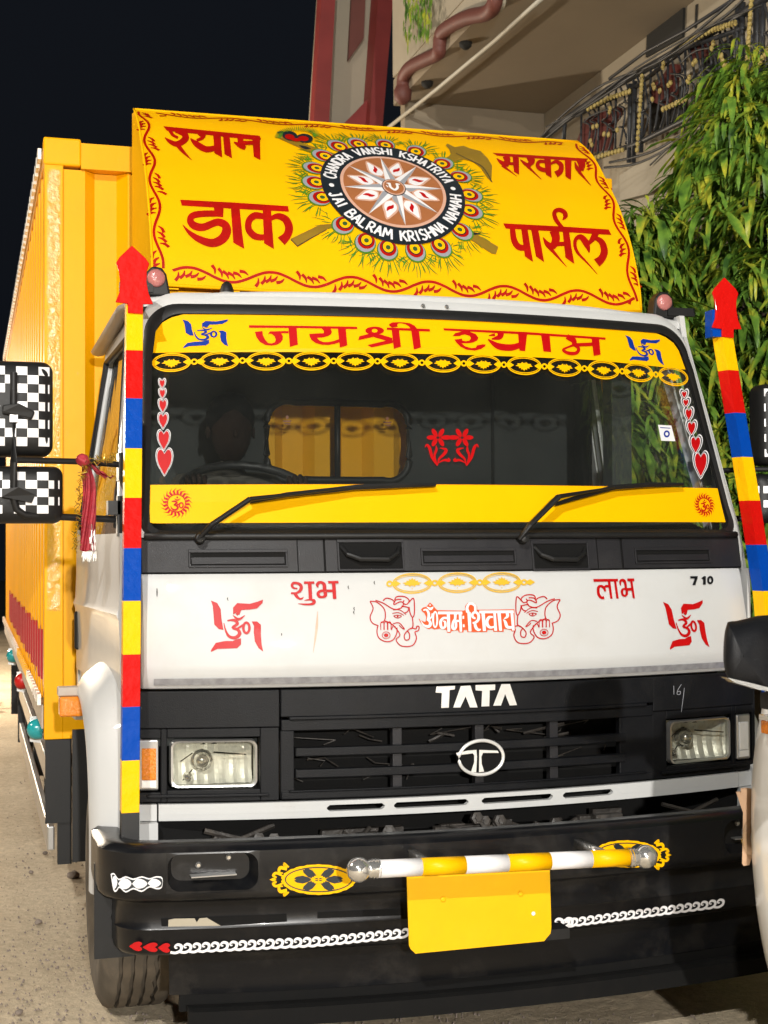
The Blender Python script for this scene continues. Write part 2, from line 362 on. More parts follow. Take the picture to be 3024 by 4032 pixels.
# ================================================================ SETTING
def ground():
    m = bpy.data.materials.new('dusty concrete road'); m.use_nodes = True; n = m.node_tree.nodes; l = m.node_tree.links; b = n['Principled BSDF']; b.inputs['Roughness'].default_value = .92
    tc = n.new('ShaderNodeTexCoord')
    def nz(s, d, r=.6): t = n.new('ShaderNodeTexNoise'); t.inputs['Scale'].default_value = s; t.inputs['Detail'].default_value = d; t.inputs['Roughness'].default_value = r; l.new(tc.outputs['Object'], t.inputs[0]); return t
    a = nz(1.1, 8); c = n.new('ShaderNodeValToRGB'); e = c.color_ramp.elements; e[0].position = .3; e[0].color = (.47, .375, .25, 1); e[1].position = .7; e[1].color = (.68, .57, .41, 1); l.new(a.outputs[0], c.inputs[0])
    f = nz(28, 10, .75); fr = n.new('ShaderNodeMapRange'); fr.inputs[1].default_value = .35; fr.inputs[2].default_value = .7; fr.inputs[3].default_value = .72; fr.inputs[4].default_value = 1.12; l.new(f.outputs[0], fr.inputs[0])
    v = n.new('ShaderNodeVectorMath'); v.operation = 'SCALE'; l.new(c.outputs[0], v.inputs[0]); l.new(fr.outputs[0], v.inputs['Scale'])
    sp = n.new('ShaderNodeTexVoronoi'); sp.inputs['Scale'].default_value = 17; l.new(tc.outputs['Object'], sp.inputs[0]); sr = n.new('ShaderNodeMapRange'); sr.inputs[1].default_value = .05; sr.inputs[2].default_value = .09; sr.inputs[3].default_value = .55; sr.inputs[4].default_value = 0; l.new(sp.outputs['Distance'], sr.inputs[0])
    mxx = n.new('ShaderNodeMix'); mxx.data_type = 'RGBA'; l.new(sr.outputs[0], mxx.inputs[0]); l.new(v.outputs[0], mxx.inputs[6]); mxx.inputs[7].default_value = (.16, .12, .08, 1); l.new(mxx.outputs[2], b.inputs['Base Color'])
    h1 = nz(9, 12, .7); h2 = nz(90, 4); ad = n.new('ShaderNodeMath'); ad.operation = 'MULTIPLY_ADD'; l.new(h2.outputs[0], ad.inputs[0]); ad.inputs[1].default_value = .25; l.new(h1.outputs[0], ad.inputs[2])
    bp = n.new('ShaderNodeBump'); bp.inputs['Strength'].default_value = .8; bp.inputs['Distance'].default_value = .03; l.new(ad.outputs[0], bp.inputs['Height']); l.new(bp.outputs[0], b.inputs['Normal'])
    N = 90; V = []; F = []
    def w(t): return 60*(abs(t)**2.4)*(1 if t > 0 else -1)
    for i in range(N+1):
        for j in range(N+1):
            x = w(2*i/N-1)-1; y = w(2*j/N-1)+2
            z = .012*noise.noise(Vector((x*1.3, y*1.3, 0))) if abs(x) < 12 and abs(y) < 20 else 0
            V.append((x, y, z-.008))
    F = [(i*(N+1)+j, (i+1)*(N+1)+j, (i+1)*(N+1)+j+1, i*(N+1)+j+1) for i in range(N) for j in range(N)]
    me = bpy.data.meshes.new('ground'); me.from_pydata(V, [], F); me.materials.append(m); me.polygons.foreach_set('use_smooth', [True]*len(F))
    o = bpy.data.objects.new('ground', me); col.objects.link(o); o['kind'] = 'structure'
ground()
# pebbles on the road
PS = [(290, 3455, .030, 'grey rounded pebble lying nearest the black mudguard strip'), (150, 3636, .016, 'small dark pebble on the road left of the front tyre'), (430, 3395, .02, ''), (75, 3992, .014, 'tiny dark stone at the bottom left of the road'), (122, 3438, .012, 'small brown stone above the left road pebble'), (178, 3363, .014, 'small dark chip farthest up the left road')]
for (u, v, r, lb) in PS:
    if not lb: continue
    p = onZ(u, v, 0); g = G(); bm = bmesh.new(); bmesh.ops.create_icosphere(bm, subdivisions=2, radius=r)
    for q in bm.verts: q.co *= 1+.35*noise.noise(q.co*70+p); q.co.z *= .65
    g.add([q.co+Vector((p.x, p.y, r*.4)) for q in bm.verts], [tuple(q.index for q in f.verts) for f in bm.faces]); bm.free()
    tag(g.obj('pebble', 'stone'), lb, 'pebble', 'pebbles on the road')
g = G(); rr_ = random.Random(21)
for k in range(900):
    u = rr_.uniform(-60, 420) if k % 3 else rr_.uniform(380, 2800); v = 2900+1180*rr_.random()**.7 if k % 3 else rr_.uniform(3985, 4080); p = onZ(u, v, 0); r = rr_.uniform(.002, .0065)
    V = [p+Vector((math.cos(a)*r*rr_.uniform(.7, 1.3), math.sin(a)*r*rr_.uniform(.7, 1.3), -.006)) for a in (0, 1.3, 2.5, 3.8, 5)]+[p+Vector((0, 0, r*.7-.002))]
    g.add(V, [(i, (i+1) % 5, 5) for i in range(5)])
o = g.obj('gravel', 'stone'); o['kind'] = 'stuff'; o['label'] = 'fine grit strewn over the dusty road'; o['category'] = 'gravel'
# street lamps that light the place (behind the photographer and behind the truck), the last an added fill lamp
LL = ['tall steel street lamp behind the photographer on the left', 'short steel street lamp straight behind the photographer', 'steel street lamp beyond the rear of the truck on the left', 'added fill lamp on a post, unseen, to the left of the truck']
for i, (p, wt, c, rad) in enumerate(LAMPS):
    s = 1 if p[0] < 0 else -1
    base = Vector((p[0]-.9, p[1]+(-.9 if i < 2 else .9), 0)); t = thing('street_lamp', base, LL[i], 'street lamp', 'street lamps')
    g = G(); g.tube([base, (base.x, base.y, p[2]*.9), (lerp(base.x, p[0], .3), lerp(base.y, p[1], .3), p[2]+.18), (p[0], p[1], p[2]+.22)], [.07, .05, .035, .03], 10); g.obj('post', 'concrete', t, True)
    g = G(); g.lathe((p[0], p[1], p[2]+.26), (0, 0, -1), [(0, 0), (0, .09), (.1, .16), (.17, .19), (.17, .175), (.08, .08), (.05, 0)], 20); g.obj('lamp_shade', 'concrete', t, True)
    ld = bpy.data.lights.new('lamp_bulb', 'POINT'); ld.energy = wt; ld.color = c; ld.shadow_soft_size = rad; lo = bpy.data.objects.new('lamp_bulb', ld); col.objects.link(lo); lo.parent = t; lo.location = Vector(p)-base+Vector((0, 0, -.02))
# ---------------------------------------------------------------- building on the right
def building():
    t = thing('town_house', (3.6, 7, 0), 'cream town house with overhanging balconies behind the truck and trees', 'house')
    Z = 5.3; XT = 1.92; XF = 3.25
    g = G(); g.box((XF, -1.5, 0), (XF+.25, 9.25, Z-.002)); g.obj('wall', 'wall', t)
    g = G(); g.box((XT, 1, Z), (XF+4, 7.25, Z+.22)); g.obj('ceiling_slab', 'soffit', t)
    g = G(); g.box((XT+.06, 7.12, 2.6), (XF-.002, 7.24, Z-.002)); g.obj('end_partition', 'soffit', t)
    # parapet of the upper balcony with scalloped lower edge
    g = G(); g.box((XT-.02, 1, Z+.222), (XT+.1, 7.2, Z+2.4)); g.obj('parapet', 'wall', t)
    pts = []
    for (u, v) in [(1586, 372), (1586, 340), (1592, 300), (1620, 262), (1680, 232), (1725, 210), (1731, 180), (1740, 130), (1790, 92), (1850, 66), (1915, 52), (1945, 20), (1952, -40)]:
        p = onX(u, v, XT-.04); pts.append(p)
    g = G(); g.tube([p for p in [Vector(q) for q in catmull([tuple(p) for p in pts], 5)]], .055, 10); g.lathe(pts[0], (0, 0, -1), [(-.08, .05), (-.03, .075), (.04, .07), (.08, .03), (.09, 0)], 14); g.obj('scalloped_moulding', 'mould', t, True)
    # cream fascia hanging below the parapet, behind the moulding
    P = [Vector(q) for q in catmull([tuple(p) for p in pts], 5)]
    g = G(); top = [Vector((p.x+.03, p.y, Z+.5)) for p in P]; low = [Vector((p.x+.03, p.y, p.z)) for p in P]; g.grid([low, top], (.05, 0, 0)); g.obj('fascia', 'wall', t)
    # battered end bay with maroon edge trims, facing the street
    def q(u, v, y=9.5): return onY(u, v, y)
    def strip(name, A, m, y, th=.12): g = G(); g.prism([q(u, v, y) for u, v in A], (0, th, 0)); return g.obj(name, m, t)
    strip('end_wall', [(1290, -300), (1500, -300), (1470, 700), (1225, 700)], 'wall', 9.62, .3)
    strip('edge_trim', [(1283, -300), (1335, -300), (1285, 700), (1222, 700)], 'brick', 9.42, .2)
    strip('edge_trim', [(1510, -300), (1572, -300), (1490, 700), (1440, 700)], 'brick', 9.3, .3)
    strip('arch_bracket', [(1455, 382), (1463, 470), (1420, 505), (1395, 560), (1330, 560), (1350, 490), (1400, 440)], 'brick', 9.46, .14)
    strip('window_slot', [(1388, -60), (1441, -60), (1432, 150), (1404, 190), (1372, 236)], 'mould', 9.55, .06)
    # hanging plant on the white fascia
    g = G(); rr = random.Random(3)
    for k in range(260):
        u = rr.uniform(1588, 1700); v = rr.uniform(-60, 120)+rr.random()**2*(60 if u < 1640 else 0); p = onX(u, v, XT-.1); L = rr.uniform(.05, .12); a = rr.uniform(-.6, .6)
        d = Vector((math.sin(a)*.3, math.sin(a), -1)).normalized()*L; sd = Vector((.2, rr.uniform(-1, 1), .3)).normalized()*.012
        g.add([p, p+d*.5+sd, p+d, p+d*.5-sd], [(0, 1, 2, 3)])
    pl = g.obj('hanging_plant', 'leaf', None, fix=False); tag(pl, 'dark trailing plant on the white upper balcony fascia', 'plant')
    # wall above the railing: openings and pilasters (dark doorway, plaster lines)
    def onF(A, name, m, off=.02): g = G(); g.prism([onX(u, v, XF-off) for u, v in A], (off-.002, 0, 0)); return g.obj(name, m, t)
    onF([(2546, 140), (2690, 30), (2686, 145), (2542, 226)], 'doorway', 'shade')
    onF([(2560, 410), (2690, 330), (2700, 480), (2560, 520)], 'doorway', 'shade')
    onF([(2760, 230), (2900, 130), (2900, 330), (2760, 400)], 'doorway', 'shade')
    onF([(2738, 20), (2744, 16), (2740, 110), (2734, 112)], 'wall_joint', 'shade', .01)
    # balcony floor slab in front with white edge
    XR = 2.95; zb = onX(2600, 600, XR).z
    g = G(); g.box((XR-.05, .5, 3.55), (XF-.002, 9.4, 3.72)); g.obj('balcony_slab', 'wall', t)
    # railing: posts, rails, balusters, gold ornaments and maroon panels
    def rail(name, A, r, m='iron'): g = G(); g.tube([onX(u, v, XR) for u, v in A], r, 8); return g.obj(name, m, t, True)
    rail('handrail', [(2140, 545), (2230, 470), (2400, 350), (2560, 262), (2760, 150), (2930, 50), (3060, -40)], .028)
    rail('handrail', [(2270, 455), (2500, 345), (2700, 190), (2930, 110)], .016)
    rail('lower_rail', [(2330, 630), (2520, 560), (2700, 470), (3000, 330)], .02)
    rail('top_rail', [(2400, 310), (2540, 205), (2700, 120), (2900, -10)], .012)
    for (u, v0, v1) in [(2482, 330, 640), (2500, 320, 640), (2225, 470, 560), (2905, 20, 300), (2925, 10, 300), (2985, 0, 280), (3005, 0, 280), (2530, 300, 600)]: rail('baluster', [(u, v0), (u-6, v1)], .018)
    rb = random.Random(31)
    for k in range(34):
        t_ = k/33; u = lerp(2290, 3040, t_); vt = interp(u, [2230, 2400, 2560, 2760, 2930, 3060], [470, 350, 262, 150, 50, -40]); vb = interp(u, [2330, 2520, 2700, 3000], [630, 560, 470, 330])
        if k % 3 == 0: rail('baluster', [(u, vt), (u-4, vb)], .009)
        else:
            vm = lerp(vt, vb, rb.uniform(.3, .7)); A_s = catmull([(u-10, vt+12), (u+12, vm-22), (u-12, vm), (u+12, vm+22), (u-8, vb-10)], 4); rail('scroll_bar', A_s, .008)
    def scrol(A): g = G(); g.tube([onX(u, v, XR-.01) for u, v in catmull(A, 4)], .007, 6); g.obj('scroll_bar', 'iron', t, True)
    scrol([(2300, 480), (2330, 455), (2400, 430), (2440, 440), (2440, 470)]); scrol([(2680, 250), (2740, 200), (2830, 190), (2880, 230), (2890, 290)]); scrol([(2640, 290), (2700, 300), (2710, 350), (2700, 370)])
    scrol([(2410, 520), (2450, 500), (2470, 560)]); scrol([(2830, 140), (2850, 180), (2840, 230)]); scrol([(2990, 110), (3005, 180), (2990, 220), (3010, 230)])
    def panel(A): g = G(); g.prism([onX(u, v, XR+.02) for u, v in A], (.02, 0, 0)); g.obj('maroon_panel', 'maroon', t)
    panel([(2300, 470), (2440, 415), (2445, 450), (2415, 490), (2405, 590), (2330, 600), (2270, 560)]); panel([(2640, 250), (2690, 255), (2665, 300), (2660, 370), (2620, 425), (2570, 400), (2560, 340), (2600, 310)])
    panel([(2705, 190), (2800, 150), (2790, 215), (2720, 245)])
    def beads(A, n, r):
        for i in range(n):
            k = i/(n-1)*(len(A)-1); j = min(int(k), len(A)-2); f = k-j; u, v = lerp(A[j][0], A[j+1][0], f), lerp(A[j][1], A[j+1][1], f)
            p = onX(u, v, XR-.035); yield p
    def bead_obj(P, r, st=(1, 1, 1.5)):
        bm = bmesh.new(); bmesh.ops.create_icosphere(bm, subdivisions=1, radius=r)
        me = None
        for p in P:
            if me is None:
                o = mesh('gold_leaf_ornament', [(v.co.x*st[0], v.co.y*st[1], v.co.z*st[2])+Vector((0, 0, 0))[:0] if False else (v.co.x*st[0], v.co.y*st[1], v.co.z*st[2]) for v in bm.verts], [tuple(v.index for v in f.verts) for f in bm.faces], 'brass', t); me = o.data
            else: o = bpy.data.objects.new('gold_leaf_ornament', me); col.objects.link(o); o.parent = t
            o.location = p-WO[t]; o.rotation_euler = (random.uniform(-.5, .5), 0, 0)
        bm.free()
    P = []
    P += list(beads([(2315, 430), (2400, 385), (2478, 360)], 14, 0)); P += list(beads([(2680, 180), (2800, 120), (2895, 90)], 18, 0)); P += list(beads([(2985, 250), (3030, 190)], 6, 0))
    P += list(beads([(2528, 300), (2520, 420), (2508, 590)], 16, 0)); P += list(beads([(2958, 0), (2948, 140), (2940, 280)], 16, 0)); P += list(beads([(2345, 620), (2450, 590)], 9, 0)); P += list(beads([(2610, 430), (2700, 390)], 8, 0))
    for (u, v) in [(2400, 440), (2402, 425), (2335, 500), (2350, 495), (2378, 528), (2396, 530), (2325, 555), (2330, 570), (2430, 512), (2572, 335), (2576, 345), (2598, 358), (2632, 335), (2640, 325), (2568, 390), (2610, 265), (2612, 250), (2730, 250), (2738, 240), (2708, 320), (2714, 305), (2802, 190), (2808, 170), (2840, 220), (2845, 240), (2850, 255), (2860, 262)]: P.append(onX(u, v, XR-.035))
    bead_obj(P, .015)
building()
# cables strung in front of the balcony
CB = [[(2130, 560), (2260, 455), (2420, 350), (2640, 205), (2820, 60), (2920, -30)], [(2130, 540), (2230, 440), (2380, 330), (2600, 240), (2860, 60), (2960, -40)], [(2400, 640), (2560, 600), (2700, 520), (2900, 380), (3060, 230)], [(2380, 660), (2520, 640), (2680, 550), (2860, 400), (3060, 300)], [(2560, 650), (2660, 555), (2700, 530)], [(2150, 500), (2300, 420), (2500, 270), (2760, 120), (3000, 20)]]
for i, A in enumerate(CB):
    g = G(); g.tube([onX(u, v, 2.78-.02*i) for u, v in catmull(A, 4)], .009 if i < 4 else .006, 6)
    tag(g.obj('cable', 'wire', None, True), ['black cable sagging lowest along the handrail of the balcony', 'black cable just above the balcony handrail', 'black cable under the balcony behind the leaves', 'thin black cable lowest below the balcony', 'short thin cable over the white ledge', 'uppermost thin black cable along the balcony'][i], 'cable', 'cables strung along the balcony')
g = G(); g.tube([onZ(u, v, 5.18) for u, v in [(1500, 525), (1720, 352), (1950, 160), (2060, 60), (2160, -30)]], .016, 8)
tag(g.obj('conduit', 'pipe', None, True), 'pale diagonal conduit running under the balcony ceiling', 'pipe')
for (u, v, lb) in [(1833, 168, 'upper small dark ceiling fitting beside the pale conduit'), (1682, 323, 'lower small dark ceiling fitting near the scalloped moulding')]:
    p = onZ(u, v, 5.3); g = G(); g.lathe((p.x, p.y, 5.3), (0, 0, -1), [(0, 0), (0, .05), (.03, .045), (.05, .02), (.05, 0)], 14); tag(g.obj('ceiling_fitting', 'shade', None, True), lb, 'light fitting', 'ceiling fittings')
# white ledge and boundary wall seen through the leaves
g = G(); g.prism([onX(u, v, 2.72) for u, v in [(2440, 690), (2670, 545), (2665, 680), (2560, 760), (2440, 790)]], (.06, 0, 0)); g.box((2.72, 4.2, 0), (2.9, 7.2, 3.3)); tag(g.obj('ledge_wall', 'wall'), 'cream boundary wall with pale ledge behind the hanging leaves', 'wall')
# ---------------------------------------------------------------- ashoka trees with long drooping leaves
def tree(x, y, h, rad, seed, n, label, zmin=1.2):
    rr = random.Random(seed); t = thing('ashoka_tree', (x, y, 0), label, 'tree', 'ashoka trees beside the truck')
    g = G(); g.tube([(x, y, 0), (x+.03, y, h*.3), (x-.02, y+.03, h*.6), (x, y, h)], [.10, .085, .06, .02], 10)
    for k in range(46):
        z = rr.uniform(zmin, h*.97); a = rr.uniform(0, 6.28); L = rad*(.75+.3*rr.random()); dx, dy = math.cos(a), math.sin(a)
        g.tube([(x, y, z), (x+dx*L*.5, y+dy*L*.5, z+.08), (x+dx*L, y+dy*L, z-.15)], [.018, .011, .004], 5)
    g.obj('trunk', 'bark', t, True)
    g = G(); V = g.V; F = g.F
    for k in range(n):
        z = rr.uniform(zmin, h+.1); a = rr.uniform(0, 6.28); q = (rr.random()**.45)
        rz = rad*(.55+.45*math.sin(min(1, (h-z)/1.2+.15)*1.57))*(1+.25*noise.noise(Vector((a*1.3, z*1.6, seed)))); r0 = rz*q
        c = Vector((x+math.cos(a)*r0, y+math.sin(a)*r0, z)); nl = rr.randint(3, 7); out = Vector((math.cos(a), math.sin(a), 0)); sc_ = rr.choice((.55, .8, 1, 1.3))
        for j in range(nl):
            b = a+rr.uniform(-1.5, 1.5); o = Vector((math.cos(b), math.sin(b), 0)); L = rr.uniform(.16, .32)*sc_; wd = L*rr.uniform(.045, .08)
            side = Vector((-o.y, o.x, 0)); p = c+o*rr.uniform(0, .05)+Vector((0, 0, rr.uniform(-.05, .05))); dr = rr.uniform(.5, 1.6); a00 = rr.uniform(-.6, .9); a01 = rr.uniform(-1.55, -.7); pts = []
            tw = rr.uniform(-.5, .5); N0 = len(V); ns = 6; ph = rr.uniform(0, 6)
            for i in range(ns+1):
                s = i/ns; w_ = wd*math.sin(math.pi*min(1, s*.92+.06))**.7*(1-.12*math.cos(i*2.6+ph)) if i < ns else .001
                ang = lerp(a00, a01, min(1, s*1.2*dr+.1)); 
                if i: p = p+(o*math.cos(ang)+Vector((0, 0, math.sin(ang))))*(L/ns)
                sd = (side*math.cos(tw+s*.5)+o*math.sin(tw+s*.5)*.6+Vector((0, 0, .4*math.sin(tw)))).normalized(); up_ = Vector((0, 0, 1))*.25*w_+o*.2*w_
                V += [p+sd*w_+up_+o*.004*math.sin(i*2.1+ph), p, p-sd*w_+up_-o*.004*math.sin(i*2.1+ph)]
            for i in range(ns): m_ = N0+3*i; F += [(m_, m_+1, m_+4, m_+3), (m_+1, m_+2, m_+5, m_+4)]
    g.I = [0]*len(g.F); o = mesh('crown', V, F, 'leaf', t, True); o['kind'] = 'stuff'
tree(2.0, 3.15, 3.35, .52, 11, 1150, 'slender ashoka tree with drooping leaves right behind the truck cab', 1.0)
tree(3.0, 2.9, 4.25, .68, 12, 1900, 'tallest ashoka tree, at the right edge of the picture', .9)
tree(2.3, 4.2, 3.4, .55, 13, 800, 'ashoka tree standing farthest back beside the painted board', 1.2)
tree(3.0, -.45, 4.9, .95, 14, 1500, 'ashoka tree out of frame to the right, mirrored in the windshield', 1.6)
# ---------------------------------------------------------------- parked machine blurred at the far left
def moto():
    b = Vector((-1.98, 11.0, 0)); t = thing('parked_motorcycle', b, 'dull maroon motorcycle parked far behind the truck at the left edge', 'motorcycle')
    for dy in (-.62, .62):
        g = G(); g.lathe((b.x-.06, b.y+dy, .3), (1, 0, 0), [(0, .22), (-.02, .3), (.06, .315), (.14, .3), (.12, .22)], 24); w_ = g.obj('wheel', 'tyre', t, True)
    g = G(); g.tube([(b.x, b.y-.62, .3), (b.x, b.y-.4, .95)], .03); g.tube([(b.x-.3, b.y-.35, 1.02), (b.x+.3, b.y-.35, 1.02)], .015); g.obj('handlebar', 'steel', t, True)
    g = G(); g.lathe((b.x, b.y-.35, .78), (0, 1, 0), [(0, .05), (.08, .15), (.35, .16), (.5, .06)], 16); g.obj('fuel_tank', 'bike', t, True)
    g = G(); g.box((b.x-.12, b.y+.1, .74), (b.x+.12, b.y+.8, .82)); bevel(g.obj('seat', 'rubber', t), .03)
    g = G(); g.box((b.x-.12, b.y-.25, .3), (b.x+.12, b.y+.3, .62)); bevel(g.obj('engine', 'steel', t), .04)
    g = G(); g.lathe((b.x, b.y-.52, .92), (0, -1, 0), [(0, .02), (.03, .08), (.1, .09), (.12, 0)], 16); g.obj('headlight', 'silver', t, True)
moto()
g = G(); g.box((-9, 22, 0), (-1.2, 22.3, 5.6)); tag(g.obj('far_wall', 'dull'), 'dull brown wall far behind the truck at the left edge', 'wall')
# ================================================================ TRUCK
T = thing('delivery_truck', (0, 3.6, 0), 'white and yellow decorated lorry with painted board above the cab and a corrugated box body', 'truck')
class XZ:
    def pt(s, x, z, off=0): return Vector((x, FY(x, z)-off, z))
FXZ = XZ()
def fslab(g, x0, x1, z0, z1, off=.004, th=.012, nx=14, nz=4, zs=None, k=None):
    zs = zs or lin(z0, z1, nz)
    g.grid([[FXZ.pt(x, z, off) for x in lin(x0, x1, nx)] for z in zs], (0, th, 0), k); return g
def relief(g, surf, crop, pts, h0, h1, k=None):
    n = len(pts); f = lambda p, h: surf.pt(crop[0]+p[0]*crop[2], crop[1]+p[1]*crop[2], h)
    V = [f(p, h1) for p in pts]+[f(p, h0) for p in pts]; Tt = tessellate_polygon([[Vector((p[0], p[1], 0)) for p in pts]])
    Tt = [t for t in Tt if len(t) == 3]; F = [tuple(t) for t in Tt]+[tuple(i+n for i in t) for t in Tt]+[(i, (i+1) % n, (i+1) % n+n, i+n) for i in range(n)]
    g.add(V, F, k)
def SX(y, z):
    a = 1.06+.075*max(0, min(1, (y-.15)/1.1)); b = 1.0+.012*max(0, min(1, y)); t = max(0, min(1, (z-1.58)/.8)); return lerp(a, b, t)
# ---- windshield surround, rubber, glass
def loop(z0, z1, hw0, hw1, r, N=96):
    """rounded outline, half width hw0 at z0 and hw1 at z1, corner radius r on top, r*.4 below"""
    P = []; hw = lambda z: lerp(hw0, hw1, (z-z0)/(z1-z0)); rb = r*.45
    def arc(cx, cz, a0, a1, rr, n): return [(cx+rr*math.cos(R(lerp(a0, a1, i/n))), cz+rr*math.sin(R(lerp(a0, a1, i/n)))) for i in range(n+1)]
    P += arc(hw(z1)-r, z1-r, 0, 90, r, 10); P += [(x, z1) for x in lin(hw(z1)-r, -hw(z1)+r, 22)[1:-1]]; P += arc(-hw(z1)+r, z1-r, 90, 180, r, 10)
    P += [(-hw(z), z) for z in lin(z1-r, z0+rb, 12)[1:-1]]; P += arc(-hw(z0)+rb, z0+rb, 180, 270, rb, 8); P += [(x, z0) for x in lin(-hw(z0)+rb, hw(z0)-rb, 22)[1:-1]]
    P += arc(hw(z0)-rb, z0+rb, 270, 360, rb, 8); P += [(hw(z), z) for z in lin(z0+rb, z1-r, 12)[1:-1]]
    return P
def ringsurf(g, loops, offs, k=None):
    n = len(loops[0]); V = []
    for Lp, o in zip(loops, offs): V += [FXZ.pt(x, z, o) for x, z in Lp]
    F = [(j*n+i, j*n+(i+1) % n, (j+1)*n+(i+1) % n, (j+1)*n+i) for j in range(len(loops)-1) for i in range(n)]
    g.add(V, F, k)
LO = loop(1.478, 2.402, 1.066, 1.0, .13); LO2 = loop(1.50, 2.39, 1.052, .995, .125); RO = loop(1.583, 2.36, 1.031, .990, .115); RM = loop(1.592, 2.345, 1.02, .976, .105); RI = loop(1.606, 2.324, 1.004, .958, .095)
g = G(); ringsurf(g, [LO, LO2, RO, RM], [-.012, .0, .002, 0]); ws = autosmooth(g.obj('windshield_surround', 'white', T), 50)
g = G(); ringsurf(g, [RO, RM, RI, RI], [.002, .018, .012, -.01]); autosmooth(g.obj('windshield_rubber', 'rubber', T), 60)
g = G(); rows = [[FXZ.pt(x*lerp(1.012, .966, (z-1.596)/.735), z, -.003) for x in lin(-1, 1, 26)] for z in lin(1.596, 2.331, 9)]; g.grid(rows, (0, .006, 0)); WG = g.obj('windshield', 'glass', T, True)
g = G(); g.tube([FXZ.pt(x, 1.588, .016) for x in lin(-1.02, 1.02, 30)], .012, 8); g.obj('wiper_cowl_lip', 'rubber', T, True)
# ---- roof and cab shell
g = G()
rows = []
for y, dz in [(0, 0), (.008, .010), (.05, .018), (.3, .026), (1.02, .022), (1.06, 0)]:
    rows.append([Vector((x*(1 if y < .02 else .995), FY(x, 2.39)+y*(1 if y < .2 else 1)-(.13*x*x*(y/1.06) if y > .2 else 0), 2.40+dz-.03*abs(x)**4)) for x in lin(-.985, .985, 26)])
g.grid(rows, (0, 0, -.02)); autosmooth(g.obj('roof', 'white', T), 50)
for s in (-1, 1):
    q = lambda y, z, d=0: Vector((s*(SX(y, z)+d), y, z))
    fy = lambda z: FY(1.03, max(z, 1.2))+.012
    # A pillar
    g = G(); rows = []
    for z in lin(1.47, 2.385, 12):
        xo = lerp(1.066, 1.002, (z-1.478)/.92); y0 = FY(xo, z)+.012
        rows.append([Vector((s*(xo-.012), y0-.004, z)), Vector((s*(xo+.006), y0+.004, z)), Vector((s*max(xo+.008, SX(y0+.05, z)), y0+.05, z)), Vector((s*max(xo+.008, SX(y0+.11, z)), y0+.11, z))])
    g.grid(rows, (0, .02, 0)); autosmooth(g.obj('windshield_pillar', 'white', T), 60)
    g = G(); rows = []
    for z in lin(1.12, 1.472, 5): rows.append([q(y, z) for y in (.118, .2, .318)])
    g.grid(rows, (-s*.012, 0, 0)); g.obj('corner_panel', 'white', T)
    g = G(); rows = [[q(y, z, .004) for y in (.105, .2, .30)] for z in lin(.80, 1.112, 4)]; g.grid(rows, (-s*.012, 0, 0)); g.obj('grille_corner', 'black', T)
    # door with frame
    g = G()
    g.grid([[q(y, z, .004+.012*math.exp(-((z-1.34)/.02)**2)) for y in lin(.325, 1.375, 9)] for z in [1.09, 1.15, 1.22, 1.32, 1.34, 1.36, 1.45, 1.54, 1.60]], (-s*.03, 0, 0))
    front = lambda z: lerp(.36, .62, (z-1.60)/.66)
    for (ya, yb) in ((0, .07), None or (1, 0)):
        rows = []
        for z in lin(1.60, 2.30, 8):
            f = front(z)
            if ya == 0: rows.append([q(f, z, .004), q(f+.03, z, .008), q(f+.055, z, .0)])
            else: rows.append([q(lerp(1.315, 1.29, (z-1.6)/.7), z, .0), q(lerp(1.34, 1.31, (z-1.6)/.7), z, .008), q(lerp(1.375, 1.345, (z-1.6)/.7), z, .004)])
        g.grid(rows, (-s*.025, 0, 0))
    g.grid([[q(y, z, .004) for y in lin(front(z)+.01, 1.36, 6)] for z in (2.27, 2.325)], (-s*.025, 0, 0))
    dr = g.obj('door', 'white', T); autosmooth(dr, 30)
    gg = G(); gg.grid([[q(lerp(front(z)+.05, 1.30, t), z, -.016) for t in lin(0, 1, 5)] for z in lin(1.60, 2.28, 5)], (-s*.005, 0, 0)); gg.obj('side_window', 'sideglass', dr)
    gg = G(); gg.tube([q(1.305, 1.62, .002), q(1.285, 2.265, .002), q(.64, 2.268, .002), q(.425, 1.62, .002)], .011, 6); gg.obj('window_seal', 'rubber', dr)
    gg = G(); gg.box((min(s*1.118, s*1.152), 1.27, 1.165), (max(s*1.118, s*1.152), 1.315, 1.31)); bevel(gg.obj('door_handle', 'rubber', dr), .008)
    # rear cab corner, gutter, lower side
    g = G(); g.grid([[q(y, z, -.002) for y in (1.383, 1.44)] for z in lin(.98, 2.39, 8)], (-s*.02, 0, 0)); g.grid([[q(y, z, -.008) for y in lin(.12, 1.44, 6)] for z in (.97, 1.02, 1.085)], (-s*.02, 0, 0)); g.obj('cab_side', 'white', T)
    g = G(); g.tube([(s*(1.012), .50, 2.372), (s*1.035, .62, 2.365), (s*1.04, 1.0, 2.345), (s*1.05, 1.43, 2.325)], [.012, .026, .03, .03], 8, flat=.6); g.obj('rain_gutter', 'sill', T, True)
    g = G(); g.grid([[Vector((s*1.0, y, 2.40)) for y in (.46, 1.44)], [Vector((s*SX(y, 2.33), y, 2.32)) for y in (.46, 1.44)]], (-s*.02, 0, 0)); g.obj('roof_rail', 'white', T)
    # wheel arch fender
    g = G(); AR = catmull([(.235, .50), (.225, .66), (.275, .84), (.40, .965), (.62, 1.035), (.84, 1.025), (.98, .985), (1.06, .93)], 4); rows = []
    for i, (y, z) in enumerate(AR):
        a = AR[max(i-1, 0)]; b = AR[min(i+1, len(AR)-1)]; dy, dz = b[0]-a[0], b[1]-a[1]; L = math.hypot(dy, dz); ny, nz = -dz/L, dy/L
        rows.append([Vector((s*X, y+ny*o, z+nz*o)) for X, o in ((1.02, -.012), (1.165, -.006), (1.182, .012), (1.178, .035), (1.15, .085), (1.10, .125), (1.07, .15))])
